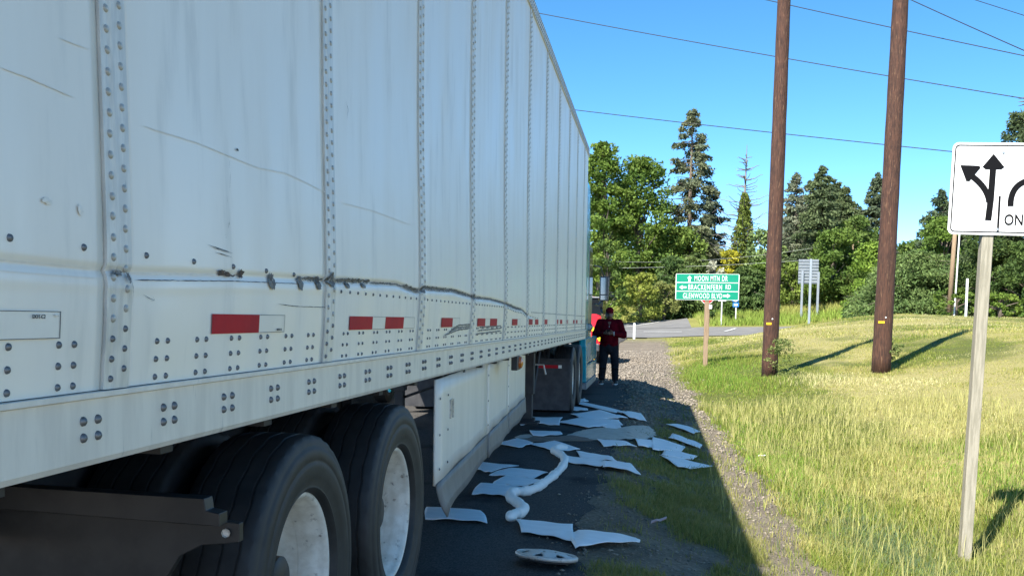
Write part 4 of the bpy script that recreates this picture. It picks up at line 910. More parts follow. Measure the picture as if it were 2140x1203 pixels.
# ================================================================== SPILL: pads, sock, granules, hub cap
mat('pad_white', (.90, .885, .86), (.84, .83, .81), scale=5, rough=.9, bump=.25, bscale=9, bdist=.02, stretch=(1, 3, 1)); mat('sock_white', (.88, .85, .78), (.82, .79, .72), scale=9, rough=.85, bump=.35, bscale=22, bdist=.01)
mat('granules', (.58, .52, .44), (.50, .44, .36), scale=14, rough=1, bump=.7, bscale=160, bdist=.006, c3=(.22, .15, .11), scale3=2.4, lo3=.6, hi3=.68); mat('granules_wet', (.20, .135, .095), (.26, .18, .13), scale=10, rough=.8, bump=.4, bscale=120)
def surf(x, y): return .006 if x < edge_x(y)-.02 else max(tz(x, y)+.02, .0-.0 if x < edge_x(y) else -9)
def gpx(px, py):
    q = at(px, py, 2, 0.006)
    if q.x < edge_x(q.y)-.02: return q
    return onground(px, py)
PAD = [
 ([(893, 1063), (1002, 1068), (1014, 1096), (893, 1086)], 'white absorbent pad reaching out from behind the rear trailer wheel'),
 ([(1081, 1089), (1194, 1100), (1200, 1131), (1091, 1118)], 'white pad lying at the near end of the sock, left of its twin'),
 ([(1196, 1117), (1326, 1134), (1333, 1148), (1206, 1150)], 'white pad nearest the hubcap, its right corner in the grass'),
 ([(998, 969), (1081, 976), (1027, 988), (990, 983)], 'white pad beside the skirt, farthest of the four in a column'),
 ([(1069, 980), (1143, 988), (1111, 1002), (1026, 994)], 'white pad second in the column of four left of the sock'),
 ([(1064, 996), (1134, 1007), (1094, 1022), (1033, 1012)], 'white pad third in the column of four, its edge under the sock'),
 ([(1006, 1013), (1096, 1022), (1059, 1040), (989, 1035)], 'white pad nearest of the column of four left of the sock'),
 ([(1035, 929), (1082, 919), (1112, 930), (1085, 937)], 'kite shaped white pad at the left end of the middle row'),
 ([(1109, 930), (1158, 924), (1210, 940), (1152, 943)], 'white pad in the middle row just behind the far end of the sock'),
 ([(1206, 945), (1271, 956), (1287, 970), (1214, 959)], 'white pad to the right of the far sock end, upper of two'),
 ([(1187, 955), (1266, 971), (1262, 982), (1188, 967)], 'white pad to the right of the far sock end, lower of two'),
 ([(1263, 971), (1314, 975), (1337, 998), (1261, 983)], 'white pad with one long corner pointing into the shaded grass'),
 ([(1249, 919), (1301, 927), (1329, 938), (1263, 934)], 'white pad just below the tan granules'),
 ([(1328, 922), (1374, 926), (1384, 942), (1335, 936)], 'small white pad overlapping the larger pad right of the granules'),
 ([(1366, 919), (1430, 940), (1417, 950), (1365, 944)], 'large white pad right of the granules'),
 ([(1384, 957), (1390, 947), (1456, 958), (1447, 967)], 'muddy white pad at the right end, upper of an overlapping pair'),
 ([(1380, 957), (1417, 961), (1487, 980), (1417, 980)], 'white pad nearest the sunlit edge, lower of an overlapping pair'),
 ([(1398, 920), (1407, 911), (1466, 936), (1461, 940)], 'narrow curled white pad out on the shaded gravel'),
 ([(1394, 891), (1415, 891), (1462, 906), (1448, 911)], 'white pad farthest out on the shoulder'),
 ([(1108, 902), (1170, 905), (1173, 911), (1116, 912)], 'flat white pad in front of the granules on the left'),
 ([(1069, 883), (1082, 876), (1126, 885), (1090, 889)], 'white pad tip next to the far end of the skirt'),
 ([(1102, 873), (1174, 874), (1168, 889), (1118, 885)], 'crumpled white pad just in front of the truck mudflap'),
 ([(1195, 867), (1252, 859), (1309, 877), (1216, 876)], 'white pad spread in front of the drive wheel'),
 ([(1166, 884), (1216, 874), (1274, 889), (1228, 895)], 'white pad with a folded front edge in the far heap'),
 ([(1252, 888), (1286, 884), (1298, 898), (1272, 898)], 'small square white pad at the right of the far heap'),
 ([(1214, 873), (1292, 879), (1300, 889), (1244, 885)], 'white pad on top of the far heap'),
 ([(1196, 843), (1220, 842), (1294, 859), (1284, 865)], 'long white pad leading away beside the drive wheels'),
 ([(1290, 861), (1339, 869), (1350, 884), (1314, 876)], 'white pad at the right end of the far line'),
 ([(1195, 850), (1227, 855), (1227, 859), (1195, 858)], 'white pad tucked against the drive wheel tyre'),
 ([(1207, 836), (1221, 834), (1230, 839), (1207, 842)], 'farthest small white pad beside the second drive wheel'),
]
for i, (q, lab) in enumerate(PAD):
    c = [gpx(*p_) for p_ in q]; mid_ = sum(c, Vector())/4; c = [mid_+(p_-mid_)*1.05 for p_ in c]; n, m_ = 18, 11; P = []; ph_ = random.random()*6
    for j in range(m_+1):
        v = j/m_; row = []
        for a in range(n+1):
            u = a/n; w = .022*math.sin(u*3+ph_)*math.sin(v*math.pi)*.6
            x = (c[0].x*(1-u)+c[1].x*u)*(1-v)+(c[3].x*(1-u)+c[2].x*u)*v + w; y = (c[0].y*(1-u)+c[1].y*u)*(1-v)+(c[3].y*(1-u)+c[2].y*u)*v - .03*math.sin(u*math.pi+ph_)*(.5-v)+.016*math.sin(u*3.3+ph_)*(v-.5)+.006*math.sin(u*9.1+ph_*2)*(v-.5)
            z = surf(x, y)+.010+.010*float(fbm(np.array([x*5+i]), np.array([y*5]), 1, i, 2)[0])+.016*abs(math.sin(u*5+v*2+ph_))*math.sin(v*3.1)*.5+.003*math.sin(u*13+v*5+ph_*2)*(.3+v)+.03*max(0, abs(v-.5)-.35)*math.sin(u*4+ph_) + .02*max(0, u-.85)*math.sin(ph_*3) + .0012*(i % 4)
            row.append((x, y, z))
        P.append(row)
    tag(MB().grid(P).build('absorbent_pad', 'pad_white', None, smooth='all', solid=.005, loc=tuple(c[0])), lab, 'pad', 'absorbent pads laid on the spill')
# sock
SOCK = [(1062, 1092), (1074, 1084), (1089, 1080), (1094, 1070), (1084, 1060), (1071, 1052), (1066, 1042), (1076, 1036), (1100, 1034), (1122, 1026), (1145, 1010), (1166, 992), (1177, 978), (1180, 967), (1175, 958), (1163, 951), (1158, 946), (1168, 941), (1186, 940)]
pp = [gpx(*q) for q in SOCK]; fine = []
for i in range(len(pp)-1):
    p0, p1, p2, p3 = pp[max(i-1, 0)], pp[i], pp[i+1], pp[min(i+2, len(pp)-1)]
    for t in np.linspace(0, 1, 8)[:-1]:
        fine.append(.5*((2*p1)+(-p0+p2)*t+(2*p0-5*p1+4*p2-p3)*t*t+(-p0+3*p1-3*p2+p3)*t**3))
fine.append(pp[-1]); n = len(fine); rad = []
for i in range(n):
    e_ = min(1, math.sqrt((i+.15)/4), math.sqrt((n-1-i+.15)/4)); rad.append((.037+.004*math.sin(i*.7)+.003*math.sin(i*1.9))*e_*(.86 if i in (22, 41, 75, 76, 90) else 1))
tag(MB().tube([(p.x, p.y, surf(p.x, p.y)+.033) for p in fine], rad, 18).build('absorbent_sock', 'sock_white', None, smooth='all', loc=tuple(pp[0])), 'long white absorbent sock snaking across the asphalt', 'sock')
# granules
def patch(L, name, material, h, label, cat):
    c = [gpx(*q) for q in L]; cx_ = sum(p.x for p in c)/len(c); cy_ = sum(p.y for p in c)/len(c); k = []; m_ = 12; nn = 90
    for j in range(m_+1):
        s = j/m_; row = []
        for a in range(nn+1):
            t = (a % nn)/nn*len(c); i0 = int(t) % len(c); f_ = t-int(t); p = c[i0].lerp(c[(i0+1) % len(c)], f_)
            x, y = cx_+(p.x-cx_)*s*(1+.10*(random.random()-.5)*(s > .9)), cy_+(p.y-cy_)*s*(1+.06*(random.random()-.5)*(s > .9))
            if a == nn: x, y = row[0][0], row[0][1]
            row.append((x, y, surf(x, y)+.004+h*(1-s**6)*(.5+float(fbm(np.array([x]), np.array([y]), 6, 3, 2)[0]))))
        k.append(row)
    return tag(MB().grid(k).build(name, material, None, smooth='all', fix=False), label, cat, kind='stuff')
patch([(1078, 917), (1082, 911), (1100, 908), (1120, 912), (1170, 912), (1210, 908), (1240, 915), (1238, 922), (1200, 922), (1150, 922), (1110, 924)], 'wet_granules', 'granules_wet', .008, 'brown wet absorbent granules in front of the pads', 'granules')
patch([(1178, 910), (1200, 903), (1225, 897), (1252, 894), (1290, 897), (1330, 893), (1356, 893), (1368, 903), (1370, 912), (1350, 922), (1318, 921), (1285, 919), (1262, 918), (1235, 919), (1210, 914)], 'dry_granules', 'granules', .018, 'tan absorbent granules heaped across the shoulder', 'granules')
patch([(1075, 914), (1085, 910), (1108, 908), (1118, 912), (1104, 917), (1085, 917)], 'dry_granules', 'granules', .012, 'small tan heap of absorbent granules on the left', 'granules')
# hub cap lying on the asphalt
hc_ = gpx(1142, 1176); hub = empty('hubcap', (hc_.x, hc_.y, .012), 'silver wheel hubcap lying on the asphalt in front', 'hubcap'); hub.rotation_euler = (R(-5), R(7), R(25))
mat('hub_silver', (.60, .57, .52), (.50, .475, .43), scale=18, rough=.42, metal=.25, c3=(.14, .13, .12), scale3=22, lo3=.58, hi3=.72)
# disc with seven windows and a raised rim
k = MB(); NR = 112; rr_ = [.03, .06, .085, .10, .112, .125, .138, .150, .160]
def zd(r_): return .034-.9*r_*r_
def hole(r_, a):
    ph = (a/(2*math.pi)*7) % 1-.5; big = abs(ph) < .21*min(1, (r_-.095)/.03) and .10 < r_ < .152
    ph2 = (a/(2*math.pi)*5+.3) % 1-.5; small = abs(ph2) < .13 and .048 < r_ < .072
    return big or small
rs = np.linspace(.004, .163, 34); V_ = []; F_ = []
for i, r_ in enumerate(rs):
    for a in range(NR): w_ = 2*math.pi*a/NR; V_.append((r_*math.cos(w_), r_*math.sin(w_), zd(r_)))
for i in range(len(rs)-1):
    for a in range(NR):
        if not hole((rs[i]+rs[i+1])/2, 2*math.pi*(a+.5)/NR): F_.append((i*NR+a, i*NR+(a+1) % NR, (i+1)*NR+(a+1) % NR, (i+1)*NR+a))
h0 = Vector((hc_.x, hc_.y, .012))
k.add([h0+Vector(v) for v in V_], F_); k.build('disc', 'hub_silver', hub, smooth='all', solid=.006, fix=False)
MB().lathe([(.004, .160), (.016, .166), (.018, .172), (.010, .180), (-.006, .181), (-.006, .172), (.004, .162)], c=tuple(h0), axis='z', n=64).build('rim_ring', 'hub_silver', hub, smooth='all')
MB().lathe([(-.03, .05), (-.012, .152), (-.03, .155), (-.035, .145), (-.035, .05)], c=tuple(h0+Vector((0, 0, .012))), axis='z', n=40).build('back_ring', 'flap_black', hub)
hub.location.z = .045
# litter
mat('litter_pink', (.55, .38, .38), rough=.6)
p = onground(1370, 1103); q = MB().grid([[(p.x+.035*(i-1)+.004*j, p.y+.03*(j-1), p.z+.04+.014*((i+j) % 2)+.01*i) for i in range(4)] for j in range(3)]); tag(q.build('litter_scrap', 'litter_pink', None, solid=.002, loc=tuple(p)), 'crumpled pinkish litter scrap in the shaded grass', 'litter')
p = onground(1589, 958); q = MB().grid([[(p.x+.03*(i-1)+.004*j, p.y+.03*(j-1), p.z+.04+.012*((i+j) % 2)) for i in range(4)] for j in range(3)]); tag(q.build('paper_scrap', 'pad_white', None, solid=.002, loc=tuple(p)), 'small white paper scrap in the sunlit grass beside the gravel', 'litter')
# ================================================================== TREES
mat('leaf', (1, 1, 1), attr='col', rough=.7, transl=.35, spec=.25); mat('bark', (.10, .075, .055), (.16, .13, .10), scale=3, stretch=(3, 3, .5), rough=.95); mat('bark_grey', (.22, .20, .18), (.15, .135, .12), scale=3, stretch=(3, 3, .5), rough=.95)
def leaves(C, size, col, r, flat_=.0, elong=1.6, droop=None):
    """C (n,3) centres -> diamond leaves with random facing"""
    n = len(C); a = r.normal(size=(n, 3)); a[:, 2] *= 1-flat_
    if droop is not None: a = a*.55+droop
    a /= np.linalg.norm(a, axis=1)[:, None]; b = np.cross(a, r.normal(size=(n, 3))); b /= np.linalg.norm(b, axis=1)[:, None]+1e-9
    s = (size*(.6+.8*r.random(n)))[:, None] if np.isscalar(size) else (size*(.6+.8*r.random(n)))[:, None]
    P = np.stack([C-a*s*elong*.5, C+b*s*.42, C+a*s*elong*.5, C-b*s*.42], 1)
    return P.reshape(-1, 3), (np.array([0, 1, 2, 3])[None]+4*np.arange(n)[:, None]), np.repeat(col, 4, 0)
def tree_root(name, label, cat, group, px, Y, z=None):
    p = at(px, 640, 1, Y); z = tz(p.x, Y); return empty(name, (p.x, Y, z), label, cat, group), p.x, z
def deciduous(name, label, px, top, wpx, Y, col, col2, seed, base=.18, dens=1.0, group='trees beyond the junction', lsz=.21, bark='bark', cat='tree', holes=.45, low=None, trunk=True):
    r = np.random.default_rng(seed); e, X, z = tree_root(name, label, cat, group, px, Y); H = max(1.0, at(px, top, 1, Y).z-z); Wd = wpx*Y/2050/2
    nC = int(34+Wd*H*.9); t = r.random(nC)**.8; zz = base+(1-base)*t
    env = np.sin(np.clip((zz-base*.6)/(1.04-base*.6), 0, 1)**.75*np.pi)**.6
    ang = r.uniform(0, 2*np.pi, nC); rad = np.sqrt(r.random(nC))*Wd*env*.88
    C = np.stack([np.cos(ang)*rad, np.sin(ang)*rad, zz*H], 1); R0 = (.17+.20*r.random(nC))*min(Wd, H*.5)*.95
    C[:, 2] = np.minimum(C[:, 2], H-R0*.7)
    m_ = int(np.clip(9000*dens*(wpx*max(40, (640-top))/36000.), 1200, 19000)/nC)+8
    cen = np.repeat(C, m_, 0); rr = np.repeat(R0, m_); d = r.normal(size=(len(cen), 3)); d /= np.linalg.norm(d, axis=1)[:, None]; d[:, 2] *= .75
    P = cen+d*(rr*(.45+.6*r.random(len(cen))))[:, None]
    hl = fbm(P[:, 0]+seed*3.1, P[:, 2]*1.1+P[:, 1]*.7, .9, seed % 50, 2); keep = hl > .5-.5*(1-holes)*.9; P = P[keep]; ci = np.repeat(np.arange(nC), m_)[keep]
    P = P[P[:, 2] > .05*H]if low is None else P[P[:, 2] > low]
    ci = ci[:len(P)]
    q = r.random((nC, 1))[ci % nC]; c = (np.array(col)*(1-q)+np.array(col2)*q)*(.75+.5*r.random((len(P), 1)))
    v, f, cc = leaves(P+np.array([X, Y, z]), lsz*Y/100., c, r)
    np_mesh('crown', v, f, 'leaf', cc*np.array([1.22,1.28,1.25]), parent=e)
    if not trunk: return e
    k = MB(); tr_ = max(.12, H*.016); k.tube([(X, Y, z-.3), (X+.02*H*(r.random()-.5), Y, z+H*.3), (X+.06*H*(r.random()-.5), Y, z+H*.62), (X+.05*H*(r.random()-.5), Y, z+H*.86)], [tr_*1.3, tr_, tr_*.6, tr_*.2], 8)
    for i in range(min(nC, 16)):
        p1 = Vector((X, Y, z+max(H*base*.8, C[i, 2]*.55))); p2 = Vector((X+C[i, 0], Y+C[i, 1], z+C[i, 2])); k.tube([p1, p1.lerp(p2, .5)+Vector((0, 0, H*.02)), p2], [tr_*.4, tr_*.25, tr_*.08], 5)
    k.build('trunk', bark, e, smooth='all', fix=False); return e
def conifer(name, label, px, top, wpx, Y, col, col2, seed, sparse=0., base=.06, dead_top=0, group='trees beyond the junction', cat='tree', shape=.85, nb=None, lsz=.17, tipball=False, bark='bark'):
    r = np.random.default_rng(seed); e, X, z = tree_root(name, label, cat, group, px, Y); H = at(px, top, 1, Y).z-z; Wd = wpx*1.35*Y/2050/2
    nb = nb or int(60+H*9); t = np.sort(r.random(nb)); hz = (base+(1-base)*t)*H; k = MB(); tr_ = H*.013+.04
    k.tube([(X, Y, z-.3), (X, Y, z+H*.5), (X+.01*H*(r.random()-.5), Y, z+H)], [tr_*1.2, tr_*.7, .02], 7)
    L = []; cols = []; dr = []
    for i in range(nb):
        ln = Wd*((1-t[i])**shape*(.65+.55*r.random())+.03); a = r.uniform(0, 2*math.pi); ca, sa = math.cos(a), math.sin(a)
        up = .25*t[i]-.12-.18*r.random(); tip = Vector((ca*ln, sa*ln, up*ln)); deadb = t[i] > 1-dead_top
        if ln > .5 and (sparse or deadb or i % 3 == 0): k.tube([(X, Y, z+hz[i]), (X+tip.x*.6, Y+tip.y*.6, z+hz[i]+tip.z*.35), (X+tip.x, Y+tip.y, z+hz[i]+tip.z)], [.05, .035, .012], 4, caps=False)
        if deadb or r.random() < sparse*.35: continue
        m_ = int((18+ln*52)*(1-.45*sparse)); u = r.random(m_)**.6
        if tipball: u = .55+.5*r.random(m_)
        w = .16*ln*(1.1-u*.6)+.10; side = r.normal(size=m_)*w; drp = -np.abs(r.normal(size=m_))*.16*(1+.4*ln)
        c = np.stack([ca*ln*u-sa*side, sa*ln*u+ca*side, hz[i]+up*ln*u*u+drp+r.normal(size=m_)*.06], 1)
        L.append(c); q = r.random(); cols.append(np.tile(np.array(col)*(1-q)+np.array(col2)*q, (m_, 1))*(.7+.6*r.random((m_, 1)))); dr.append(np.tile([ca*.7, sa*.7, -.45], (m_, 1)))
    C = np.concatenate(L); v, f, cc = leaves(C+np.array([X, Y, z]), lsz*Y/100., np.concatenate(cols), r, elong=2.1, droop=np.concatenate(dr))
    np_mesh('crown', v, f, 'leaf', cc*1.6, parent=e); k.build('trunk', bark, e, smooth='all', fix=False); return e
G1, G2 = (.075, .125, .02), (.15, .20, .035); DK1, DK2 = (.035, .065, .018), (.075, .11, .03); YG1, YG2 = (.17, .20, .03), (.26, .27, .05); GR1, GR2 = (.07, .09, .055), (.13, .14, .09)
T = deciduous; Cn = conifer
T('oak_tree', 'tall leafy oak rising directly beside the trailer front', 1252, 298, 125, 128, G1, G2, 1, base=.06, holes=.42, dens=1.6)
T('oak_tree', 'broad dark leafy oak between the trailer and the tall pine', 1330, 328, 170, 131, (.06, .105, .018), (.125, .175, .03), 2, base=.05, holes=.36, dens=2.0)
T('maple_tree', 'light green rounded tree at the foot of the tall pine', 1418, 470, 140, 133, (.10, .15, .03), (.17, .22, .045), 3, base=.03, dens=1.5)
Cn('pine_tree', 'tallest sparse pine with sky showing through its branches', 1436, 226, 112, 137, GR1, (.11, .12, .06), 4, sparse=.75, base=.22, shape=.62, nb=190, lsz=.17, tipball=True)
Cn('fir_tree', 'thin dark fir just right of the tall pine', 1489, 398, 84, 139, (.03, .045, .035), (.06, .075, .05), 5, sparse=.9, base=.2, shape=.7, nb=80)
# dead snag wrapped in ivy
SNY = 124.
e, X, z = tree_root('ivy_snag', 'dead spiky snag wrapped in green ivy', 'tree', 'trees beyond the junction', 1549, SNY); H = at(1549, 303, 1, SNY).z-z; k = MB(); r = np.random.default_rng(66)
k.tube([(X, SNY, z-.3), (X, SNY, z+H*.6), (X+.1, SNY, z+H)], [.32, .17, .03], 7)
for i in range(95):
    t = .30+.64*r.random(); a = r.uniform(0, 6.28); ln = (6.4*(1-t)**.85+.3)*(.45+.7*r.random()); k.tube([(X, SNY, z+t*H), (X+math.cos(a)*ln*.55, SNY+math.sin(a)*ln*.55, z+t*H+ln*.08), (X+math.cos(a)*ln*.85, SNY+math.sin(a)*ln*.85, z+t*H+ln*(.05+.25*r.random())), (X+math.cos(a)*ln, SNY+math.sin(a)*ln, z+t*H+ln*(.05+.35*r.random()))], [.06, .045, .035, .02], 4, caps=False)
k.build('trunk', 'bark_grey', e, fix=False)
n = 6500; t = r.random(n); hz = t*H*.70; a = r.uniform(0, 6.28, n); wd = (1.9*(1-t)**.7+.25)*(.62+.75*fbm(a*1.5, hz*.55, 1., 9, 3)); rr = wd*(.6+.45*r.random(n))
v, f, cc = leaves(np.stack([X+np.cos(a)*rr, SNY+np.sin(a)*rr, z+hz+.3*(r.random(n)-.5)], 1), .26, (np.array([[.12, .155, .03]])*(.6+.8*r.random((n, 1)))), r); np_mesh('ivy', v, f, 'leaf', cc*1.3, parent=e)
T('willow_tree', 'thin pale leafy tree right of the ivy snag', 1594, 478, 105, 122, (.12, .17, .06), (.2, .25, .09), 7, base=.1, holes=.68, dens=.8)
Cn('fir_tree', 'grey thinning fir touching the left pole', 1656, 362, 92, 123, GR1, GR2, 8, sparse=.75, shape=.6, nb=200)
Cn('fir_tree', 'dark pointed fir midway between the two poles', 1709, 346, 120, 119, (.045, .065, .03), (.085, .11, .045), 9, sparse=.2, shape=.75)
Cn('fir_tree', 'lower dark fir behind the service pole', 1758, 388, 120, 126, (.05, .07, .03), (.09, .115, .045), 10, sparse=.3, shape=.75)
T('maple_tree', 'dense mid green tree above the service pole', 1738, 478, 150, 110, (.06, .10, .018), (.12, .17, .03), 11, base=.1, holes=.35, dens=1.4)
Cn('fir_tree', 'isolated slender fir left of the right pole', 1823, 361, 90, 128, (.04, .06, .035), (.08, .10, .05), 12, sparse=.45, shape=.7)
T('ash_tree', 'bright green small tree hiding behind the right pole', 1822, 505, 105, 104, (.11, .17, .025), (.19, .26, .04), 13, base=.06, dens=1.2)
Cn('fir_tree', 'dark fir sloping up left of the lane sign', 1957, 396, 140, 96, (.03, .05, .028), (.06, .085, .035), 14, shape=.8, sparse=.15)
T('maple_tree', 'green tree between the dark fir and the lane sign', 1965, 452, 120, 88, (.06, .10, .02), (.12, .18, .03), 15, base=.06, holes=.3, dens=1.4)
Cn('spruce_tree', 'wide drooping spruce reaching the field right of the right pole', 1915, 525, 215, 78, (.05, .085, .025), (.105, .145, .045), 16, shape=.45, base=.0, nb=330, lsz=.17)
Cn('fir_tree', 'dark conifer with a bare dead top above the lane sign', 2124, 175, 165, 76, (.035, .055, .025), (.075, .10, .04), 17, shape=.75, dead_top=.12, nb=270, lsz=.17)
T('oak_tree', 'dark tree filling the space below the lane sign', 2062, 470, 160, 73, (.035, .06, .016), (.08, .11, .025), 18, base=.04, holes=.3, dens=1.5)
T('oak_tree', 'dark green tree at the right picture edge', 2150, 505, 150, 70, (.045, .075, .02), (.09, .13, .03), 19, base=.04, holes=.3, dens=1.3)
T('maple_tree', 'mid green tree filling between the left pole and the dark pointed fir', 1672, 432, 130, 127, (.06, .095, .025), (.12, .16, .04), 20, base=.05, holes=.35, dens=1.3)
T('maple_tree', 'green tree closing the gap left of the isolated fir', 1786, 452, 110, 121, (.065, .105, .022), (.13, .175, .04), 21, base=.05, holes=.35, dens=1.2)
T('maple_tree', 'leafy tree just right of the right pole behind the wide spruce', 1900, 500, 100, 110, (.06, .10, .02), (.12, .165, .035), 22, base=.05, holes=.35, dens=1.2)
Cn('fir_tree', 'mid dark fir between the grey fir and the dark pointed fir', 1684, 378, 110, 130, (.045, .065, .03), (.085, .105, .045), 23, sparse=.35, shape=.7)
Cn('fir_tree', 'dark fir crowding the right flank of the dark pointed fir', 1734, 370, 110, 133, (.045, .065, .03), (.085, .105, .045), 24, sparse=.35, shape=.7)
Cn('fir_tree', 'short dark fir left of the isolated slender fir', 1787, 432, 90, 131, (.045, .065, .03), (.085, .105, .045), 25, sparse=.3, shape=.7)
Cn('fir_tree', 'dark fir just left of the lane sign plate', 1988, 430, 120, 90, (.035, .055, .026), (.07, .092, .04), 26, sparse=.15, shape=.75)
Cn('fir_tree', 'dense dark fir below the lane sign, right of its post', 2096, 440, 150, 78, (.03, .05, .024), (.065, .088, .036), 27, sparse=.1, shape=.7)
SG = 'shrubs below the trees'
def S(label, px, top, w, Y, c1, c2, seed, dens=1.0, holes=.25, name='shrub', ls=.19, trunk=True): return T(name, label, px, top, w, Y, c1, c2, seed, base=.0, dens=dens, holes=holes, group=SG, cat='shrub', lsz=ls, low=.0, trunk=trunk)
S('dark green shrub beside the cab mirror', 1268, 500, 90, 104, DK1, G2, 31, 1.3); S('yellow green shrub behind the man in red', 1340, 570, 140, 110, (.14, .165, .03), YG2, 32, 1.6); S('pale olive shrub left of the green sign', 1388, 586, 90, 113, (.14, .155, .045), (.22, .22, .07), 33, 1.2)
Cn('young_spruce', 'young drooping spruce just left of the green sign', 1402, 535, 120, 118, DK1, DK2, 34, shape=.5, base=0, group=SG, nb=180, lsz=.17); Cn('young_spruce', 'young drooping spruce right above the green sign', 1452, 530, 130, 121, (.045, .075, .02), (.10, .125, .035), 35, shape=.5, base=0, group=SG, nb=200, lsz=.17)
S('bright yellow flowering broom above the green sign', 1523, 520, 80, 122, (.22, .22, .03), (.42, .36, .03), 36, 1.2, .35); S('whitish blossoming shrub above the green sign', 1488, 545, 62, 119, (.27, .26, .18), (.4, .38, .3), 37, .9, .4)
Cn('young_spruce', 'young drooping spruce right of the green sign', 1556, 556, 110, 114, DK1, DK2, 38, shape=.5, base=0, group=SG, nb=180, lsz=.17)
S('green shrub left of the left pole', 1598, 540, 90, 118, G1, G2, 39, 1.2); S('light green shrub behind the grey sign back', 1655, 545, 100, 116, (.10, .14, .025), (.17, .21, .04), 40, 1.2); S('dark shrub right of the grey sign back', 1712, 560, 110, 112, DK1, G1, 41, 1.3); S('olive shrub below the service pole', 1762, 575, 90, 110, (.09, .115, .03), (.15, .17, .05), 42, 1.2); S('bright green round bush left of the right pole', 1803, 588, 95, 92, (.10, .16, .02), (.17, .24, .035), 43, 1.3)
S('dark shrub behind the blue sign', 1526, 634, 34, 104, DK1, G1, 44, .8, ls=.2); S('tiny dark shrub by the stop sign post', 1487, 650, 16, 103, DK1, DK2, 45, .5, ls=.16)
S('leafy bush beside the white marker post', 1998, 600, 120, 70, (.07, .115, .02), (.14, .19, .035), 46, 1.3); S('low green bush right of the lane sign post', 2090, 612, 110, 66, (.08, .13, .02), (.16, .21, .035), 47, 1.3); S('low dark bush at the right picture edge', 2160, 600, 90, 66, DK1, G1, 48, 1.1)
S('bramble at the foot of the left pole', 1640, 752, 80, 25.5, (.10, .13, .035), (.2, .22, .07), 49, .22, .85, 'bramble', .13, False); S('weeds at the foot of the right pole', 1872, 748, 50, 26.0, (.08, .11, .03), (.16, .19, .06), 50, .2, .85, 'bramble', .12, False)
far = [(1180, 470), (1225, 420), (1300, 470), (1385, 500), (1460, 515), (1540, 530), (1620, 520), (1690, 510), (1770, 505), (1850, 520), (1930, 530), (2020, 520), (2110, 500), (2200, 490)]
nm = ['behind the trailer edge', 'behind the truck cab', 'behind the tall oak', 'behind the young spruces', 'behind the blossoming shrub', 'behind the ivy snag', 'behind the left pole', 'behind the dark pointed fir', 'behind the service pole', 'behind the right pole', 'behind the wide spruce', 'behind the lane sign post', 'behind the dead topped conifer', 'beyond the right edge']
for i, (px, tp) in enumerate(far): T('background_tree', 'hazy green background tree '+nm[i], px, tp, 150, 146, (.06, .09, .025), (.12, .15, .04), 80+i, base=.0, holes=.2, dens=.7, group='background trees', lsz=.24)
# ================================================================== GRASS
def blades(name, x, y, h, w, col, seed, lean=.45, segs=2, tipc=None):
    r = np.random.default_rng(seed); n = len(x); z = terrain(x, y)
    a = r.uniform(0, 2*np.pi, n); l = lean*h*(.3+r.random(n)); b = r.uniform(0, 2*np.pi, n)
    dx, dy = np.cos(a)*w*.5, np.sin(a)*w*.5; lx, ly = np.cos(b)*l, np.sin(b)*l
    B = np.stack([x, y, z-.01], 1); D = np.stack([dx, dy, 0*x], 1); Lh = np.stack([lx, ly, 0*x], 1); Hh = np.stack([0*x, 0*x, h], 1)
    if segs == 2:
        P = np.stack([B-D, B+D, B+D*.75+Lh*.3+Hh*.55, B-D*.75+Lh*.3+Hh*.55, B+Lh+Hh*.93], 1)
        Fb = np.array([(0, 1, 2), (0, 2, 3), (3, 2, 4)]); k = 5
    else:
        P = np.stack([B-D, B+D, B+Lh+Hh], 1); Fb = np.array([(0, 1, 2)]); k = 3
    Fa = (Fb[None]+k*np.arange(n)[:, None, None]).reshape(-1, 3)
    c = np.repeat(col, k, 0).reshape(n, k, 3)
    if tipc is not None: c[:, -1] = tipc
    return P.reshape(-1, 3), Fa, c.reshape(-1, 3)
def joinset(L):
    V, F, C = [], [], []; k = 0
    for v, f, c in L: V.append(v); F.append(f+k); C.append(c); k += len(v)
    return np.concatenate(V), np.concatenate(F), np.concatenate(C)
GREEN = np.array([.13, .19, .028]); YG = np.array([.27, .29, .055]); STRAW = np.array([.42, .40, .145]); TAN = np.array([.40, .31, .11]); DARK = np.array([.06, .10, .025]); BLUEG = np.array([.13, .18, .08])
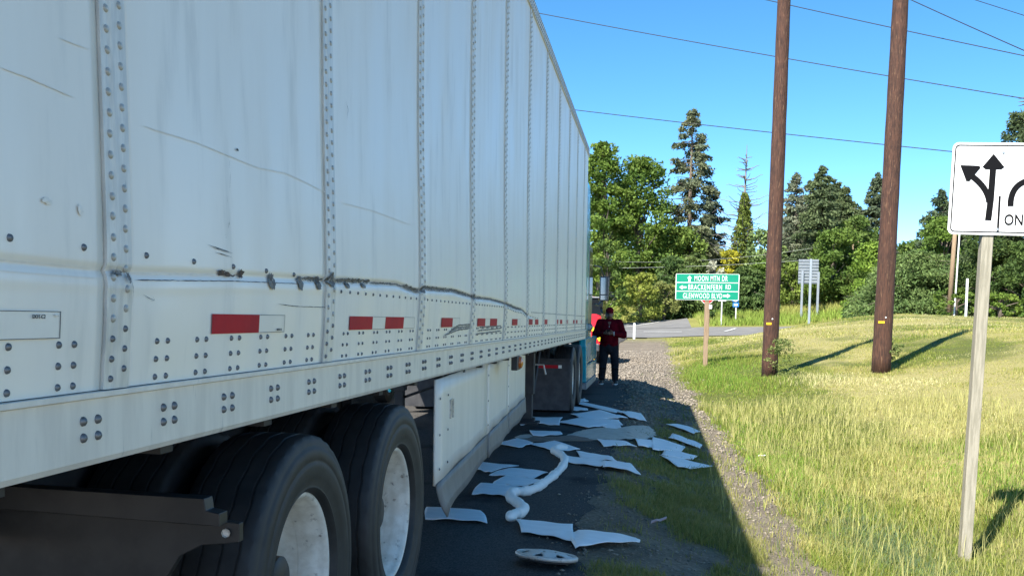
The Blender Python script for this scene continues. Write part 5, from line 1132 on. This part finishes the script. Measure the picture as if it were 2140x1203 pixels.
def grass_color(x, y, r):
    n = len(x); s = straw_mask(x, y); q = r.random(n)
    p2 = fbm(x, y, .8, 52); p3 = fbm(x, y*.6, .22, 53)
    c = GREEN*(1-q)[:, None] + YG*q[:, None]
    dry = r.random(n) < np.clip(s*.7+.08 + .25*(p2-.5), 0, 1)
    t = r.random((n, 1)); dc = STRAW*(1-t)+TAN*t*.5+YG*t*.5
    c = np.where(dry[:, None], dc, c)
    tan = sstep(.55, .7, p3)*sstep(14, 8, y)*sstep(2.2, 3.2, x)
    swath = sstep(.50, .62, fbm(x*.35+y*.25, y*.5-x*.12, .55, 57))*sstep(13, 20, y)*sstep(2.6, 4.2, x)
    c = np.where((r.random(n) < swath*.65)[:, None], np.array([.56, .51, .25])*(.8+.4*t), c)
    c = np.where((r.random(n) < tan*.55)[:, None], TAN*(.8+.5*t), c)
    bl = np.exp(-(((x-2.05)/.5)**2+((y-8.6)/1.2)**2)*.9)
    c = np.where((r.random(n) < bl*.8)[:, None], BLUEG*(.8+.5*t), c)
    lush = np.exp(-(((x-1.6)/.45)**2+((y-14)/3.)**2)) + np.exp(-(((x-1.9)/.9)**2+((y-27)/4.)**2)) + np.exp(-(((x-4.2)/.8)**2+((y-12.5)/1.6)**2))*.8
    c = np.where((r.random(n) < np.clip(lush, 0, .55))[:, None], np.array([.17, .28, .035])*(.75+.6*t), c)
    return c*(.75+.5*r.random((n, 1)))
PQ = [np.array([(p_.x, p_.y) for p_ in (gpx(*q_) for q_ in q)]) for q, _ in PAD]
def under_pads(x, y):
    m_ = np.zeros(len(x), bool)
    for Q in PQ:
        ins = np.ones(len(x), bool); c0 = Q.mean(0); Qs = c0+(Q-c0)*.95; sg_ = None; neg = np.ones(len(x), bool)
        for i in range(4):
            a, b = Qs[i], Qs[(i+1) % 4]; d = (b[0]-a[0])*(y-a[1])-(b[1]-a[1])*(x-a[0]); ins &= d > 0; neg &= d < 0
        m_ |= ins | neg
    return m_ & (np.random.default_rng(9).random(len(x)) < .965)
L_ = []
r = np.random.default_rng(5)
def scatter(N, xr, yr, pw=1.0):
    y = yr[0]+(yr[1]-yr[0])*r.random(N)**pw; x = xr[0]+(xr[1]-xr[0])*r.random(N); return x, y
def band(N, yr, xr, hmul, wmul, segs, pw=1.0):
    x, y = scatter(N, xr, yr, pw)
    if xr[1] > 6:      # stay near the fan the picture can see, with a margin
        k = (x < y*.62+3); x, y = x[k], y[k]
    g_ = gravel_mask(x, y); clump = fbm(x, y, 5.5, 61, 2)
    k = r.random(len(x)) < np.clip((1-g_)*(.35+1.1*sstep(.3, .6, clump)), 0, 1)*sstep(-.55, -.25, x)+.012*(x > -.35)+.07*(x > .5)
    x, y = x[k], y[k]; k = ~under_pads(x, y); x, y = x[k], y[k]; n = len(x)
    tall = fbm(x, y, .5, 62); hgt = (.04+.075*sstep(.35, .75, tall)*(.5+r.random(n)))*(.6+.8*r.random(n))
    hgt *= .85+.6*np.exp(-(((x-1.55)/.8)**2+((y-29)/4.)**2)) + .5*np.exp(-(((x-2.2)/.5)**2+((y-8.4)/1.6)**2))
    hgt *= np.where(x < .95, .62, 1); hgt *= 1 - .4*sstep(3.0, 5.0, x)*sstep(14, 20, y)
    c = grass_color(x, y, r)
    c = np.where((x < .95)[:, None] & (y < 24)[:, None], c*.45+np.array([.20, .19, .065])*.55, c)
    return blades(None, x, y, hgt*hmul, (.003+.0035*r.random(n))*wmul, c, int(r.integers(1e6)), segs=segs)
L_.append(band(210000, (4.4, 9), (-.5, 5.5), 1., 1.1, 2))
L_.append(band(200000, (9, 17), (-.5, 10), 1.05, 1.9, 2))
L_.append(band(210000, (17, 34), (-.4, 18), 1.15, 3.4, 1))
L_.append(band(120000, (34, 78), (.2, 40), 1.5, 7.5, 1, 1.3))
# seed stems
x, y = scatter(16000, (.6, 6), (4.6, 20)); k = (gravel_mask(x, y) < .5) & (x < y*.5+2); x, y = x[k], y[k]; n = len(x)
L_.append(blades(None, x, y, .14+.2*r.random(n)**2, .003*np.clip(y/6, 1, 3), STRAW*(.7+.6*r.random((n, 1))), 77, lean=.35))
V, F, C = joinset(L_)
mat('grass', (1, 1, 1), attr='col', rough=.75, transl=.3, spec=.25)
tag(np_mesh('roadside_grass', V, F, 'grass', C), 'green and straw coloured roadside grass on the verge and field', 'grass', kind='stuff')
# tall meadow grass behind the crossing
x, y = scatter(70000, (-16, 40), (96, 146)); keep = (y > 98.5) & ~((x < 4.5) & (y < 124)) ; keep &= ~((y < 84)); x, y = x[keep], y[keep]; n = len(x)
c = (YG*.6+STRAW*.4)*(.65+.7*r.random((n, 1))) * (.8+.4*fbm(x, y, .15, 71)[:, None]); gq = sstep(.5, .65, fbm(x, y, .08, 72))[:, None]; c = c*(1-gq)+np.array([.22, .30, .05])*(.7+.6*r.random((n, 1)))*gq
v1 = blades(None, x, y, .35+.5*r.random(n), .07+.06*r.random(n), c, 78, segs=1)
x, y = scatter(9000, (-16, 4), (106, 128)); keep = terrain(x, y) > -9; keep &= (y > 107 + np.interp(x, [-8, -4, 4.2], [1.5, 2, 16])); x, y = x[keep], y[keep]; n = len(x)
v2 = blades(None, x, y, .3+.4*r.random(n), .07+.06*r.random(n), (YG*.7+STRAW*.3)*(.65+.7*r.random((n, 1))), 79, segs=1)
V, F, C = joinset([v1, v2])
tag(np_mesh('meadow_grass', V, F, 'grass', C), 'tall pale meadow grass on the bank behind the crossing', 'grass', kind='stuff')
